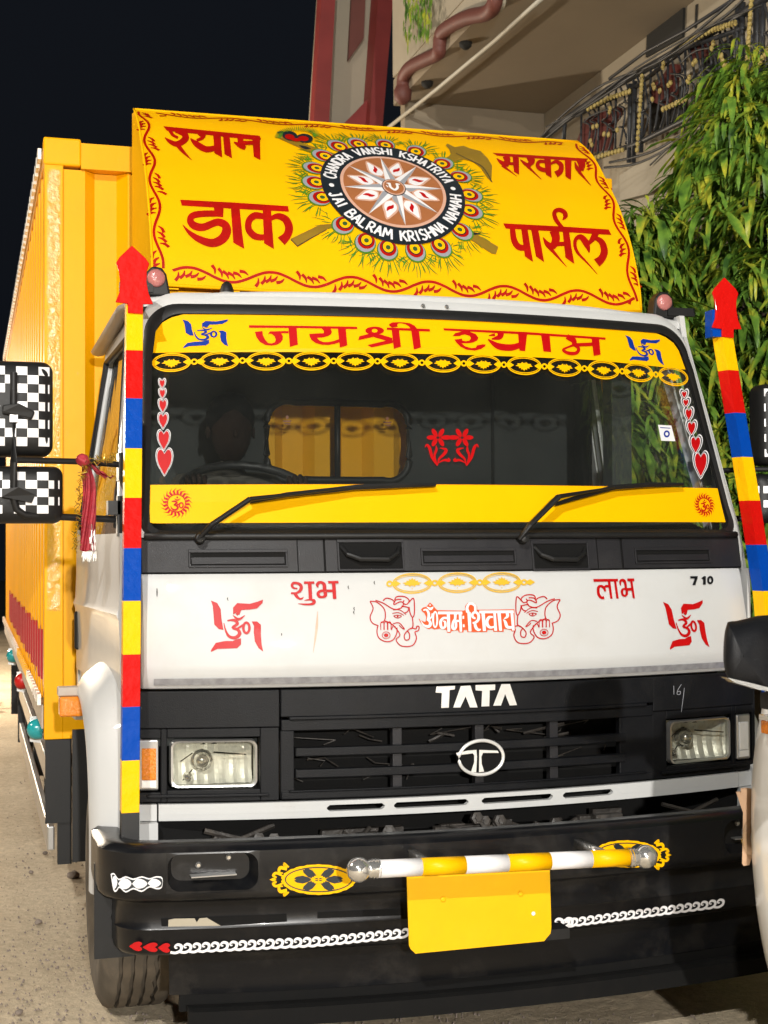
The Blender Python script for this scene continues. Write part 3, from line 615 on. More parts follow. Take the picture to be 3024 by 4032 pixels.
    g.grid(rows, (-s*.006, .003, 0)); autosmooth(g.obj('wheel_arch', 'white', T), 40)
    g = G(); rows = [[Vector((s*1.075, y, z)) for y in (.09, .13)]for z in (.5, .8)]
    g.prism([(s*1.062, .07, .60), (s*1.062, .07, .775), (s*1.066, .30, .93), (s*1.066, .42, 1.02), (s*1.066, 1.2, 1.02), (s*1.066, 1.3, .99), (s*1.066, .9, 1.0), (s*1.066, .45, .97), (s*1.066, .27, .80), (s*1.066, .235, .60)], (-s*.02, 0, 0)); g.obj('side_skirt', 'white', T)
    g = G(); rows = []
    for i, (y, z) in enumerate(AR): rows.append([Vector((s*X, y+.012, z-.012)) for X in (.80, 1.13)])
    g.grid(rows, (0, .008, -.008)); g.obj('arch_liner', 'rubber', T)
    # side repeater lamp on its bracket
    g = G(); g.box((min(s*1.14, s*1.245), .74, 1.045), (max(s*1.14, s*1.245), .80, 1.075)); br = bevel(g.obj('repeater_bracket', 'sill', T), .004)
    g = G(); g.box((min(s*1.16, s*1.24), .725, .975), (max(s*1.16, s*1.24), .80, 1.044)); bevel(g.obj('repeater_lens', 'amber', br), .008, 3)
    g = G(); g.box((min(s*1.09, s*1.10), .30, .975), (max(s*1.09, s*1.10), .34, 1.05)); g.obj('side_reflector', 'amber', T)
    # front wheel
    def wheel(y, x0, x1, nm='wheel'):
        g = G(); w_ = x1-x0; P = []
        for (t, r) in [(.02, .22), (-.004, .27), (-.006, .33), (.004, .37), (.018, .394), (.034, .404)]: P.append((t*w_/.24*1.0, r))
        gr = [.20, .38, .56, .74, .86]
        prof = list(P); last = P[-1][0]
        for c_ in [.30, .46, .62, .78]:
            prof += [(w_*c_-.0065, .405), (w_*c_-.006, .386), (w_*c_+.006, .386), (w_*c_+.0065, .405)]
        prof += [(w_-q_[0], q_[1]) for q_ in reversed(P)]
        prof = [p for p in prof if True]
        xs = sorted(prof[:5], key=lambda q_: q_[0]); 
        g.lathe((s*x0, y, .405), (s, 0, 0), prof, 56)
        for i_ in range(len(g.V)):
            k_, j_ = divmod(i_, 56)
            if 5 < k_ < len(prof)-6: g.V[i_].x += .0045*(1 if j_ % 2 else -1)*(1 if (k_-6) < 4 else .35)
        ty = g.obj('tyre', 'tyre', T); autosmooth(ty, 35)
        g = G(); g.lathe((s*x0, y, .405), (s, 0, 0), [(w_*.25, .225), (w_*.35, .2), (w_*.5, .18), (w_*.55, .1), (w_*.8, .085), (w_*.85, .0)], 28); g.obj('rim', 'steel', ty, True)
    wheel(.70, .885, 1.125)
    wheel(6.3, .93, 1.16); 
    g = G(); g.box((min(s*.99, s*1.16), 1.28, .36), (max(s*.99, s*1.16), 1.30, .86)); g.obj('mud_flap', 'rubber', T)
    g = G(); g.box((min(s*1.18, s*1.06), .04, .34), (max(s*1.18, s*1.06), .06, .62)); g.obj('bumper_stay', 'rubber', T)
# back wall of the cab with its window
def wall_hole(g, y, x0, x1, z0, z1, hx0, hx1, hz0, hz1, r, th, k=None):
    N = 48; inner = []; outer = []
    cx, cz = (hx0+hx1)/2, (hz0+hz1)/2; a, b = (hx1-hx0)/2, (hz1-hz0)/2
    for i in range(N):
        t = 2*math.pi*(i+.5)/N; c_, s_ = math.cos(t), math.sin(t)
        # rounded rectangle via clamped ray
        m = min((a-r)/abs(c_) if abs(c_) > 1e-6 else 9, (b-r)/abs(s_) if abs(s_) > 1e-6 else 9)
        px, pz = c_*m, s_*m; L = 1; 
        qx, qz = max(-(a-r), min(a-r, c_*2)), max(-(b-r), min(b-r, s_*2))
        dx, dz = c_*(a+b)-qx, s_*(a+b)-qz; l = math.hypot(dx, dz); inner.append((cx+qx+dx/l*r, cz+qz+dz/l*r))
    for (x, z) in inner:
        dx, dz = x-cx, z-cz; m = min((x1-cx)/dx if dx > 1e-6 else ((x0-cx)/dx if dx < -1e-6 else 99), (z1-cz)/dz if dz > 1e-6 else ((z0-cz)/dz if dz < -1e-6 else 99)); outer.append((cx+dx*m, cz+dz*m))
    V = [(x, y, z) for x, z in inner]+[(x, y, z) for x, z in outer]; n = N
    F = [(i, (i+1) % n, n+(i+1) % n, n+i) for i in range(n)]
    V += [(x, y+th, z) for x, y_, z in V]; F += [tuple(2*n+j for j in f) for f in F]+[(i, (i+1) % n, 2*n+(i+1) % n, 2*n+i) for i in range(n)]
    g.add(V, F, k); return inner
cwx0, cwx1, cwz0, cwz1 = -.375, .235, 1.825, 2.15
g = G(); inn = wall_hole(g, 1.44, -1.02, 1.02, 1.0, 2.40, cwx0, cwx1, cwz0, cwz1, .09, .03); bw = g.obj('cab_back_wall', 'inter', T)
g = G(); P = [(x, 1.435, z) for x, z in inn]; g.tube(P+[P[0]], .016, 6, cap=False); g.tube([(-.075, 1.437, cwz0), (-.075, 1.437, cwz1)], .013, 6); g.obj('rear_window_rubber', 'rubber', bw, True)
g = G(); g.grid([[(x, 1.448, z) for x in (cwx0-.002, cwx1+.002)] for z in (cwz0-.002, cwz1+.002)], (0, .004, 0)); g.obj('rear_window_pane', 'sideglass', bw)
D = Decal(Plane(1.44), 0, 0, 1)
for cx, cy in ((1131, 1655), (1525, 1660)):
    D.disc(cx, cy-12, 6, 8); D.poly([(cx-18, cy), (cx+18, cy), (cx+14, cy+7), (cx-14, cy+7)]); D.poly([(cx-16, cy+11), (cx+16, cy+11), (cx+10, cy+18), (cx-8, cy+16)])
D.done('shrine_sticker', 'brown', bw)
# interior: lining, dashboard, seats, steering wheel
g = G(); g.box((-.98, .5, 2.375), (.98, 1.43, 2.392)); g.obj('roof_lining', 'inter', T)
g = G()
for s in (-1, 1):
    g.box((min(s*.97, s*.985), .48, 2.25), (max(s*.97, s*.985), 1.43, 2.38)); g.box((min(s*.985, s*1.0), 1.28, 1.55), (max(s*.985, s*1.0), 1.43, 2.3)); g.box((min(s*1.02, s*1.035), .4, 1.1), (max(s*1.02, s*1.035), 1.43, 1.6))
g.obj('side_lining', 'inter', T)
g = G(); g.prism([(-1.0, .2, 1.25), (-1.0, .2, 1.585), (-1.0, .42, 1.64), (-1.0, .56, 1.61), (-1.0, .58, 1.25)], (2.0, 0, 0)); db = bevel(g.obj('dashboard', 'inter', T), .015)
g = G(); g.box((-1.0, .1, .95), (1.0, 1.43, 1.0)); g.obj('cab_floor', 'inter', T)
for (x0, x1) in ((-.86, -.36), (-.12, .9)):
    g = G(); g.box((x0, .85, 1.25), (x1, 1.32, 1.40)); g.box((x0, 1.27, 1.40), (x1, 1.38, 1.80)); bevel(g.obj('seat', 'cloth', T), .04, 3)
g = G(); cc = Vector((-.60, .66, 1.735)); ax = Vector((0, -.5, .87)); a = Vector((1, 0, 0)); b = ax.cross(a); P = [cc+a*math.cos(t)*.235+b*math.sin(t)*.235 for t in [2*math.pi*i/30 for i in range(31)]]; g.tube(P, .015, 8, cap=False); g.tube([cc-a*.22, cc+ax*-.03, cc+a*.22], .012); g.tube([cc-ax*.03, cc-ax*.35+Vector((0, -.05, -.05))], .03); g.obj('steering_wheel', 'rubber', T, True)
g = G(); g.box((.78, .62, 1.3), (.86, .70, 2.37)); g.box((.60, 1.39, 1.3), (.66, 1.425, 2.37)); g.obj('inner_pillar', 'inter', T)
# ---- white front panel
g = G(); zs = [1.124, 1.128, 1.155, 1.18, 1.20, 1.24, 1.30, 1.38, 1.44, 1.466, 1.472]; of = [-.004, .001, .004, .007, .0095, .0085, .008, .008, .007, .005, .001]
xs = [-1.034, -1.028, -1.0]+lin(-.95, .95, 22)+[1.0, 1.028, 1.034]; xo = lambda x: 0 if abs(x) < 1.01 else (-.006 if abs(x) < 1.03 else -.03)
g.grid([[FXZ.pt(x, z, o+xo(x)) for x in xs] for z, o in zip(zs, of)], (0, .014, 0)); FP = autosmooth(g.obj('front_panel', 'white', T), 40)
D = Decal(FXZ, base=.0085, maxd=.06); D.poly([(-1.0, 1.137), (.96, 1.137), (.96, 1.157), (-1.0, 1.157)]); D.done('reflective_tape', 'tape', FP)
# ---- cowl
US = [(557, 1167), (1172, 1271), (1279, 2345), (2351, 2441), (2448, 2908)]
for i, (ua, ub) in enumerate(US):
    xa, xb = FRONT.pt(ua, 2180).x, FRONT.pt(ub, 2180).x; g = G(); fslab(g, xa, xb, 1.478, 1.579, .009 if i != 1 and i != 3 else .006, .02, 8); g.obj('cowl_panel', 'grey', T)
g = G(); fslab(g, -1.036, 1.036, 1.474, 1.585, .0035, .01, 30); g.obj('cowl_backing', 'dark', T)
def vent(u0, u1, v0, v1, handle=False, side=1):
    a = FRONT.pt(u0, v1); b = FRONT.pt(u1, v0); x0, x1, z0, z1 = a.x, b.x, a.z, b.z
    g = G(); fslab(g, x0, x1, z0, z1, .0105, .002, 6); fr = g.obj('air_vent', 'dark', T)
    g = G(); t = .006
    for (xa, xb, za, zb) in ((x0-t, x1+t, z1, z1+t*1.6), (x0-t, x0, z0-t, z1), (x1, x1+t, z0-t, z1), (x0-t, x1+t, z0-t, z0)): fslab(g, xa, xb, za, zb, .016, .01, 6, 2)
    bevel(g.obj('vent_frame', 'grey', fr), .002)
    if not handle:
        g = G(); g.grid([[FXZ.pt(x, z0+.004, .014) for x in lin(x0+.004, x1-.004, 6)], [FXZ.pt(x, lerp(z0, z1, .62), .0115) for x in lin(x0+.004, x1-.004, 6)]], (0, .002, 0)); g.obj('vent_flap', 'grey', fr)
    else:
        xm = lerp(x0, x1, .08); g = G(); P = [FXZ.pt(lerp(x0, x1, t_), lerp(z0, z1, h_), o_) for t_, h_, o_ in ((.04, .85, .006), (.12, .55, .026), (.3, .38, .034), (.75, .36, .034), (.92, .6, .022), (.97, .8, .006))]; g.tube(P, .0085, 8); bevel(g.obj('grab_handle', 'rubber', fr), .001)
vent(748, 1120, 2174, 2226); vent(1335, 1575, 2135, 2240, True); vent(1662, 2018, 2168, 2218); vent(2100, 2302, 2140, 2238, True); vent(2502, 2782, 2165, 2212)
# ---- grille and headlamp panels
HZ0, HZ1, HX0, HX1 = .824, .970, .692, .952
for s in (-1, 1):
    g = G(); a = lambda x0, x1, z0, z1, o, th=.03: fslab(g, min(s*x0, s*x1), max(s*x0, s*x1), z0, z1, o, th, 8, 3)
    a(.628, 1.056, 1.006, 1.118, .012); a(.628, HX0-.008, .782, 1.004, .004); a(HX0-.008, HX1+.008, HZ1+.006, 1.004, .004); a(HX0-.008, HX1+.008, .782, HZ0-.006, .004); a(HX1+.008, .978, .782, 1.004, .004); a(.978, 1.056, .975, 1.004, .004); a(.978, 1.056, .782, .812, .004)
    a(.66, 1.02, .797, .806, .016, .012)
    hp = bevel(g.obj('headlamp_panel', 'black', T), .003)
    g = G(); fslab(g, min(s*.67, s*.98), max(s*.67, s*.98), .80, .99, -.10, .01, 4); g.obj('lamp_pod', 'dark', hp)
    # headlight: bezel, faceted reflector, bulb, lens
    cx, cz = s*(HX0+HX1)/2, (HZ0+HZ1)/2; hw_, hh = (HX1-HX0)/2, (HZ1-HZ0)/2
    def rr(hw_, hh, r, n=8):
        P = []
        for (qx, qz, a0) in ((1, 1, 0), (-1, 1, 90), (-1, -1, 180), (1, -1, 270)): P += [(cx+qx*(hw_-r)+r*math.cos(R(a0+90*i/n)), cz+qz*(hh-r)+r*math.sin(R(a0+90*i/n))) for i in range(n+1)]
        return P
    hl = None
    g = G(); Ls = [rr(hw_, hh, .022), rr(hw_-.003, hh-.003, .021), rr(hw_-.009, hh-.008, .019), rr(hw_-.011, hh-.010, .018)]; ringsurf(g, Ls, [-.012, .012, .010, -.01]); hl = autosmooth(g.obj('headlight', 'steel', T), 40)
    g = G(); n = 14; rows = []
    for j in lin(-1, 1, 11):
        row = []
        for i in lin(-1, 1, 23):
            d = (i*i*.8+j*j)*.5; y = FY(cx, cz)+.062-.045*d+.003*math.sin(i*22)
            row.append(Vector((cx+i*(hw_-.006), y, cz+j*(hh-.006))))
        rows.append(row)
    g.grid(rows, (0, .004, 0)); g.obj('reflector', 'silver', hl)
    bx = cx-(.03 if s < 0 else .035); g = G(); yc = FY(cx, cz)+.045; g.lathe((bx, yc, cz+.005), (0, -1, 0), [(-.012, .036), (.002, .034), (.002, .026), (.012, .024), (.03, .018), (.034, .006), (.036, 0)], 20); g.obj('bulb_shield', 'chrome', hl, True)
    g = G(); g.lathe((cx-s*-.075 if s < 0 else cx-.085, yc-.01, cz-.042), (0, -1, 0), [(0, .016), (.01, .014), (.02, .009), (.026, 0)], 14); g.obj('side_bulb', 'chrome', hl, True)
    g = G(); g.tube([(cx-hw_*.75, yc-.022, cz+.008), (bx-.03, yc-.012, cz+.03)], .002, 5); g.tube([(bx+.035, yc-.012, cz+.03), (cx+hw_*.8, yc-.022, cz+.02)], .002, 5); g.tube([(bx-.03, yc-.012, cz-.02), (cx-hw_*.7, yc-.022, cz-.05)], .002, 5); g.obj('reflector_seam', 'dark', hl)
    g = G(); g.grid([[FXZ.pt(cx+i*(hw_-.007), cz+j*(hh-.006), .009-.008*max(abs(i), abs(j))**4) for i in lin(-1, 1, 13)] for j in lin(-1, 1, 9)], (0, .004, 0)); g.obj('lens', 'clear', hl, True)
    # indicator lamp
    x0, x1 = .984, 1.046; g = G(); a(x0, x1, .818, .972, .004, .02); ind = bevel(g.obj('indicator_lamp', 'steel', T), .006, 3)
    g = G(); a(x0+.008, x1-.012, .85, .946, .010, .01); bevel(g.obj('amber_lens', 'amber' if s < 0 else 'silver', ind), .003)
    g = G(); a(x0+.008, x1-.012, .828, .849, .009, .01); g.obj('clear_lens', 'silver', ind)
g = G(); fslab(g, -.624, .632, 1.035, 1.118, .012, .03, 16, 3); fslab(g, -.60, .60, 1.026, 1.036, .020, .03, 16, 2)
fslab(g, -.622, .63, .992, 1.026, .008, .03, 16, 2); fslab(g, -.624, -.582, .785, .992, .004, .03, 3, 2); fslab(g, .50, .632, .785, .992, .004, .03, 4, 2); fslab(g, -.60, .60, .806, .812, .016, .012, 16, 2); fslab(g, -.622, .63, .784, .806, .008, .03, 16, 2)
GP = bevel(g.obj('grille_panel', 'black', T), .003)
for z in (.928, .862):
    g = G(); fslab(g, -.58, .52, z-.014, z+.012, .012, .03, 16, zs=[z-.014, z+.008, z+.012]); bevel(g.obj('grille_slat', 'black', GP), .003)
for x in (-.262, .005, .262):
    g = G(); fslab(g, x-.014, x+.014, .80, 1.0, -.004, .03, 3, 2); g.obj('grille_rib', 'grey', GP)
g = G(); fslab(g, -.62, .62, .76, 1.02, -.09, .01, 6); rad = g.obj('radiator_core', 'dark', T)
g = G(); rr_ = random.Random(5)
for k in range(26):
    x = rr_.uniform(-.55, .1) if k < 18 else rr_.uniform(.15, .48); z = rr_.uniform(.82, .98); g.tube([FXZ.pt(x, z, -.05), FXZ.pt(x+rr_.uniform(-.06, .06), z+rr_.uniform(-.02, .02), -.045), FXZ.pt(x+rr_.uniform(-.12, .12), z+rr_.uniform(-.03, .03), -.05)], .0018 if k % 5 else .005, 5)
o = g.obj('dry_debris', 'greasy', T); o['kind'] = 'stuff'
# letters on the grille and badge
g = G()
for P in ([(770, 190), (908, 185), (905, 212), (868, 216), (862, 345), (805, 347), (810, 238), (765, 235)], [(948, 187), (1018, 183), (1070, 342), (1015, 342), (983, 262), (945, 342), (893, 343)],
          [(1055, 180), (1198, 175), (1197, 215), (1158, 218), (1155, 333), (1098, 335), (1103, 222), (1056, 218)], [(1243, 173), (1305, 172), (1356, 325), (1303, 328), (1270, 245), (1240, 328), (1183, 330)]): relief(g, FRONT, J_, P, .012, .021)
bevel(g.obj('raised_letter', 'satin', GP), .0015)
g = G(); ec = FRONT.pt(1880, 2977); P = [ec+Vector((.0735*math.cos(t), -.034, .053*math.sin(t))) for t in [2*math.pi*i/40 for i in range(41)]]; g.tube(P, .0055, 8, cap=False)
relief(g, FRONT, J_, [(915, 672), (1000, 655), (1062, 650), (1066, 700), (1060, 812), (1022, 810), (1045, 740), (1045, 690), (1035, 675), (920, 690)], .024, .036); relief(g, FRONT, J_, [(1082, 650), (1215, 655), (1225, 672), (1110, 672), (1098, 700), (1100, 750), (1118, 808), (1080, 812)], .024, .036)
bd = autosmooth(g.obj('oval_badge', 'satin', GP), 40)
g = G(); g.lathe((0, 0, 0), (0, 1, 0), [(0, 0), (0, .072), (.012, .074), (.03, .07)], 36); g.V = [Vector((v.x+ec.x, v.y+ec.y-.026, v.z*.72+ec.z)) for v in g.V]; g.obj('badge_plate', 'dark', bd)
# lower white strip with slots
g = G(); SL = [(-.485, -.306), (-.277, -.037), (.007, .251), (.287, .47)]
fslab(g, -.985, .985, .764, .777, .010, .02, 30, 2); fslab(g, -.985, .985, .727, .745, .010, .02, 30, 2)
px_ = -.985
for a_, b_ in SL+[(.985, 1)]: fslab(g, px_, a_, .7451, .7639, .010, .02, 6, 2); px_ = b_
for a_, b_ in SL:
    for xx, sg in ((a_, 1), (b_, -1)):
        for zz in (.7451, .7639):
            zd = 1 if zz < .75 else -1; g.prism([FXZ.pt(xx, zz, .010), FXZ.pt(xx+sg*.009, zz, .010), FXZ.pt(xx, zz+zd*.007, .010)], (0, .02, 0))
fslab(g, -1.05, -.99, .727, .776, .006, .02, 3, 2); fslab(g, .99, 1.05, .727, .776, .006, .02, 3, 2)
g.obj('lower_trim_strip', 'white', T)
# chassis behind the bumper
g = G(); g.box((-1.0, .12, .55), (1.0, .16, .78)); g.box((-.45, .1, .3), (-.35, 6.9, .62)); g.box((.35, .1, .3), (.45, 6.9, .62)); g.box((-.9, .62, .36), (.9, .74, .46)); g.obj('chassis', 'dark', T)
g = G(); g.box((-1.06, .06, .60), (-.99, .10, .725)); g.box((.99, .06, .60), (1.06, .10, .725)); g.obj('corner_bracket', 'white', T)
g = G()
for k in range(60):
    x = rr_.uniform(-.9, .9); y = rr_.uniform(-.10, .08); L = rr_.uniform(.04, .22); z = rr_.uniform(.62, .70)
    if k % 3 == 0: g.box((x, y, z-.02), (x+L, y+.03, z))
    elif k % 3 == 1: g.tube([(x, y, z), (x+L*.5, y-.01, z-.03), (x+L, y+.02, z+.0)], rr_.uniform(.004, .011), 6)
    else: g.lathe((x, y, z), (rr_.uniform(-.3, .3), -1, .2), [(0, .02), (.02, .02), (.022, .01), (.03, .01), (.03, 0)], 6)
o = g.obj('linkage_parts', 'greasy', T); o['kind'] = 'stuff'
g = G(); g.box((-.98, -.02, .64), (.98, .1, .652)); g.obj('bay_floor', 'dark', T)
# ---- bumper
def YB(x): return -.30+.10*x*x
path = []
xs = [-1.045, -1.0, -.86, -.74]+lin(-.68, .68, 15)+[.74, .86, 1.0, 1.045]
for x in xs: path.append((x, YB(x), .2*x, -1))
def endp(s):
    out = []
    for a in lin(0, 88, 9)[1:]:
        t = R(a+11); out.append((s*(1.045+.165*math.sin(t)-.165*math.sin(R(11))), YB(1.04)+.165*math.cos(R(11))-.165*math.cos(t), s*math.sin(t), -math.cos(t)))
    l = out[-1]; out += [(l[0]+s*.005, l[1]+.1, s*1, -.02), (l[0], l[1]+.24, s*1, 0)]
    return out
path = [p for p in reversed(endp(-1))]+path+endp(1)
BP = [(.085, .64), (.085, .705), (.075, .712), (.02, .709), (0, .690), (0, .575), (.003, .562), (.012, .552), (.04, .545), (.05, .535), (.05, .47), (.046, .462), (.05, .454), (.05, .40), (.062, .386), (.10, .375), (.12, .33), (.125, .29), (.13, .25)]
def bpt(p, d, z): L = math.hypot(p[2], p[3]); return Vector((p[0]-p[2]/L*d, p[1]-p[3]/L*d, z))
g = G(); rows = [[bpt(p, d, z) for p in path] for d, z in BP]; m = len(rows); n = len(path)
V = [q for r in rows for q in r]; F = []
for i in range(m-1):
    for j in range(n-1):
        x0, x1 = path[j][0], path[j+1][0]
        if i == 4 and ((x0 >= -1.001 and x1 <= -.739) or (x0 >= .739 and x1 <= 1.001)): continue
        if i >= 15 and (max(abs(x0), abs(x1)) > 1.01): continue
        F.append((i*n+j, i*n+j+1, (i+1)*n+j+1, (i+1)*n+j))
g.add(V, F)
BU = autosmooth(g.obj('bumper', 'bumper', T), 45)
g = G(); g.grid([[Vector((x, YB(x)+.135, z)) for x in lin(-.945, .99, 24)] for z in (.2, .3, .42)], (0, .02, 0)); g.obj('shade_apron', 'dark', T)  # dark sheet added to stand in for shade between bumper and bar
g = G(); g.grid([[Vector((x, YB(x)+.055+d, z)) for x in lin(-.93, .99, 24)] for z, d in ((.165, .02), (.172, 0), (.222, 0), (.228, .02))], (0, .03, 0)); g.obj('underrun_bar', 'dark', T)
for s in (-1, 1):    # fog lamp pockets
    g = G(); x0, x1 = sorted((s*1.0, s*.74)); xi0, xi1 = x0+.02, x1-.02
    def rrp(x0, x1, z0, z1, r, d, n=6):
        P = []
        for (cx, cz, a0) in ((x1-r, z1-r, 0), (x0+r, z1-r, 90), (x0+r, z0+r, 180), (x1-r, z0+r, 270)): P += [(cx+r*math.cos(R(a0+90*i/n)), cz+r*math.sin(R(a0+90*i/n))) for i in range(n+1)]
        return [Vector((x, YB(x)+d, z)) for x, z in P]
    A = rrp(x0-.003, x1+.003, .572, .691, .004, .001); B = rrp(x0+.004, x1-.004, .580, .685, .035, .0); C = rrp(x0+.02, x1-.02, .600, .678, .03, .05); n = len(A)
    g.add(A+B+C, [(i, (i+1) % n, n+(i+1) % n, n+i) for i in range(n)]+[(n+i, n+(i+1) % n, 2*n+(i+1) % n, 2*n+i) for i in range(n)]+[tuple(range(2*n, 3*n))])
    pk = autosmooth(g.obj('lamp_pocket', 'bumper', BU), 35)
    for (x, z) in ((s*.905, .655), (s*.82, .675)):
        g = G(); g.lathe((x if s < 0 else x, YB(x)+.045, z-.01), (0, -1, 0), [(0, .009), (.006, .009), (.01, .005), (.01, 0)], 8); g.obj('bolt', 'chrome', pk)
    g = G(); g.box((min(s*.93, s*.80), YB(.87)+.012, .617), (max(s*.93, s*.80), YB(.87)+.05, .620)); g.obj('pocket_ledge', 'steel', pk)
class BF:
    def __init__(s, d): s.d = d
    def pt(s, u, v, off=0):
        y = -.3
        for _ in range(8): p = onY(u, v, y); y = YB(p.x)+s.d-off
        return onY(u, v, y)
BF0 = BF(0); BF1 = BF(.05)
# slots in the lower bumper step (torn pale dust inside)
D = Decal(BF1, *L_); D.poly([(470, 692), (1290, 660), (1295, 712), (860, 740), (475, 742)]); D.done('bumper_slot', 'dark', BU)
D = Decal(BF1, *L_, base=.0034); D.poly([(520, 700), (560, 692), (690, 690), (705, 716), (722, 690), (770, 686), (860, 738), (518, 744)]); D.done('dusty_liner', 'wall', BU)
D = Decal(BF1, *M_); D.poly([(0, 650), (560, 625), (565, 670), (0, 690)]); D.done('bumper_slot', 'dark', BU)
# striped guard bar with ball ends
yb = -.49; zc = lambda u: lerp(3425, 3373, (u-1410)/(2540-1410))
a_ = onY(1412, 3425, yb); b_ = onY(2542, 3373, yb)
ub = [1482, 1657, 1829, 1997, 2163, 2325, 2489]; GB = None
bx = [onY(u, zc(u), yb) for u in ub]
g = G(); g.tube([a_, b_], .018, 14); 
for q in ((-.30, .0), (.22, 0)): g.box((q[0]-.012, yb, lerp(a_.z, b_.z, .5)-.012), (q[0]+.012, -.29, lerp(a_.z, b_.z, .5)+.012))
GB = g.obj('guard_bar', 'chrome', T, True)
for i in range(6): g = G(); g.tube([bx[i], bx[i+1]-(bx[i+1]-bx[i]).normalized()*.0003], .0245, 20); g.obj('tape_band', 'wvin' if i % 2 == 0 else 'yel', GB, True)
for e, d in ((a_, -1), (b_, 1)):
    g = G(); bm = bmesh.new(); bmesh.ops.create_uvsphere(bm, u_segments=24, v_segments=14, radius=.034); g.add([v.co+e for v in bm.verts], [tuple(v.index for v in f.verts) for f in bm.faces]); bm.free()
    g.lathe(e-Vector((d*.024, 0, 0)), (-d, 0, 0), [(0, .02), (.008, .026), (.012, .023), (.017, .028), (.021, .024), (.026, .028), (.03, .024), (.034, .0265)], 20); g.obj('ball_end', 'chrome', GB, True)
# number plate
Pp = [(1600, 3400), (2163, 3370), (2171, 3650), (2168, 3675), (2142, 3706), (1636, 3755), (1618, 3738), (1611, 3724)]
g = G(); g.prism([onY(u, v, -.372) for u, v in Pp], (0, .003, 0)); NP = g.obj('number_plate', 'plate', T)
for (u, v) in ((1744, 3540), (2049, 3518)): p = onY(u, v, -.373); g = G(); g.lathe(p, (0, -1, 0), [(-.001, .0085), (.004, .0085), (.006, .005), (.006, 0)], 6); g.obj('plate_bolt', 'plate', NP)
p = onY(2100, 3597, -.373); g = G(); g.lathe(p, (0, -1, 0), [(-.001, .006), (.001, .006), (.001, 0)], 9); g.obj('paint_chip', 'wvin', NP)
g = G(); g.box((-.28, -.37, .40), (.16, -.30, .43)); g.obj('plate_bracket', 'rubber', T)
# ---- wipers
def wiper(pu, ell, bl, pn):
    y0 = lambda u, v, o: FRONT.pt(u, v, o)
    g = G(); g.lathe(y0(*pn, .0), (0, -1, .1), [(0, .014), (.03, .014), (.04, .017), (.052, .014), (.056, 0)], 16); g.tube([y0(*pn, .045), y0(*ell[0], .07), y0(*ell[1], .085)], [.012, .014, .015], 8, flat=.6); g.tube([y0(*ell[1], .085), y0(*ell[2], .06)], [.015, .006], 8, flat=.5); w_ = bevel(g.obj('wiper', 'rubber', T), .001)
    g = G(); P = [y0(*q, o+.014) for q, o in bl]; g.tube(P, [.006]+[.009]*(len(P)-2)+[.005], 6); P2 = [y0(q[0], q[1]+9, .006) for q, o in bl]
    g.grid([[Vector(p) for p in P], [Vector(p) for p in P2]], (0, .003, 0)); g.obj('wiper_blade', 'rubber', w_)
wiper(None, [(830, 2068), (985, 1965), (1360, 1922)], [((985, 1975), .026), ((1130, 1948), .03), ((1300, 1930), .032), ((1400, 1918), .034), ((1550, 1912), .032), ((1716, 1908), .028)], (780, 2125))
wiper(None, [(2085, 2070), (2200, 1955), (2420, 1918)], [((2185, 1985), .026), ((2300, 1950), .03), ((2420, 1918), .034), ((2560, 1908), .032), ((2690, 1906), .028)], (2045, 2125))
# ---- painted board over the cab
g = G(); ns = 26; rows = [[vis_xs(x, s_, 0) for x in lin(-.927, .927, 15)] for s_ in lin(0, VLEN, ns)]; g.grid(rows, (0, .012, -.004)); VB = autosmooth(g.obj('painted_board', 'visyel', T), 40)
g = G()
for s in (-1, 1):
    P = [vis_xs(s*.925, t, -.001) for t in lin(0, VLEN, 18)]; Q = [Vector((s*.925, 1.36, z)) for z in lin(2.44, 3.262, 18)]
    g.grid([P, [lerp(p, q, .5)+Vector((s*.004*math.sin(i*1.7), 0, 0)) for i, (p, q) in enumerate(zip(P, Q))], Q], (-s*.008, 0, 0))
sp = autosmooth(g.obj('board_side_plate', 'visyel', VB), 50)
g = G(); g.tube([vis_xs(-.93, t, .001) for t in lin(0, VLEN, 24)], .0045, 6); g.tube([vis_xs(.93, t, .001) for t in lin(0, VLEN, 24)], .0045, 6); g.tube([vis_xs(x, 0, .0) for x in lin(-.93, .93, 16)], .006, 6); g.tube([vis_xs(x, VLEN, .0) for x in lin(-.93, .93, 16)], .005, 6); g.obj('edge_bead', 'visyel', VB, True)
g = G(); g.box((-.92, .70, 2.425), (.92, .72, 2.45)); g.box((-.93, .69, 2.40), (-.90, .72, 2.455)); g.box((.895, .675, 2.40), (.93, .705, 2.455)); 
g.obj('board_frame', 'visyel', T)
for x in lin(-.86, .86, 9): g = G(); g.box((x-.02, .665, 2.449), (x+.02, .668, 2.4535)); g.obj('hinge_tab', 'visyel', VB)
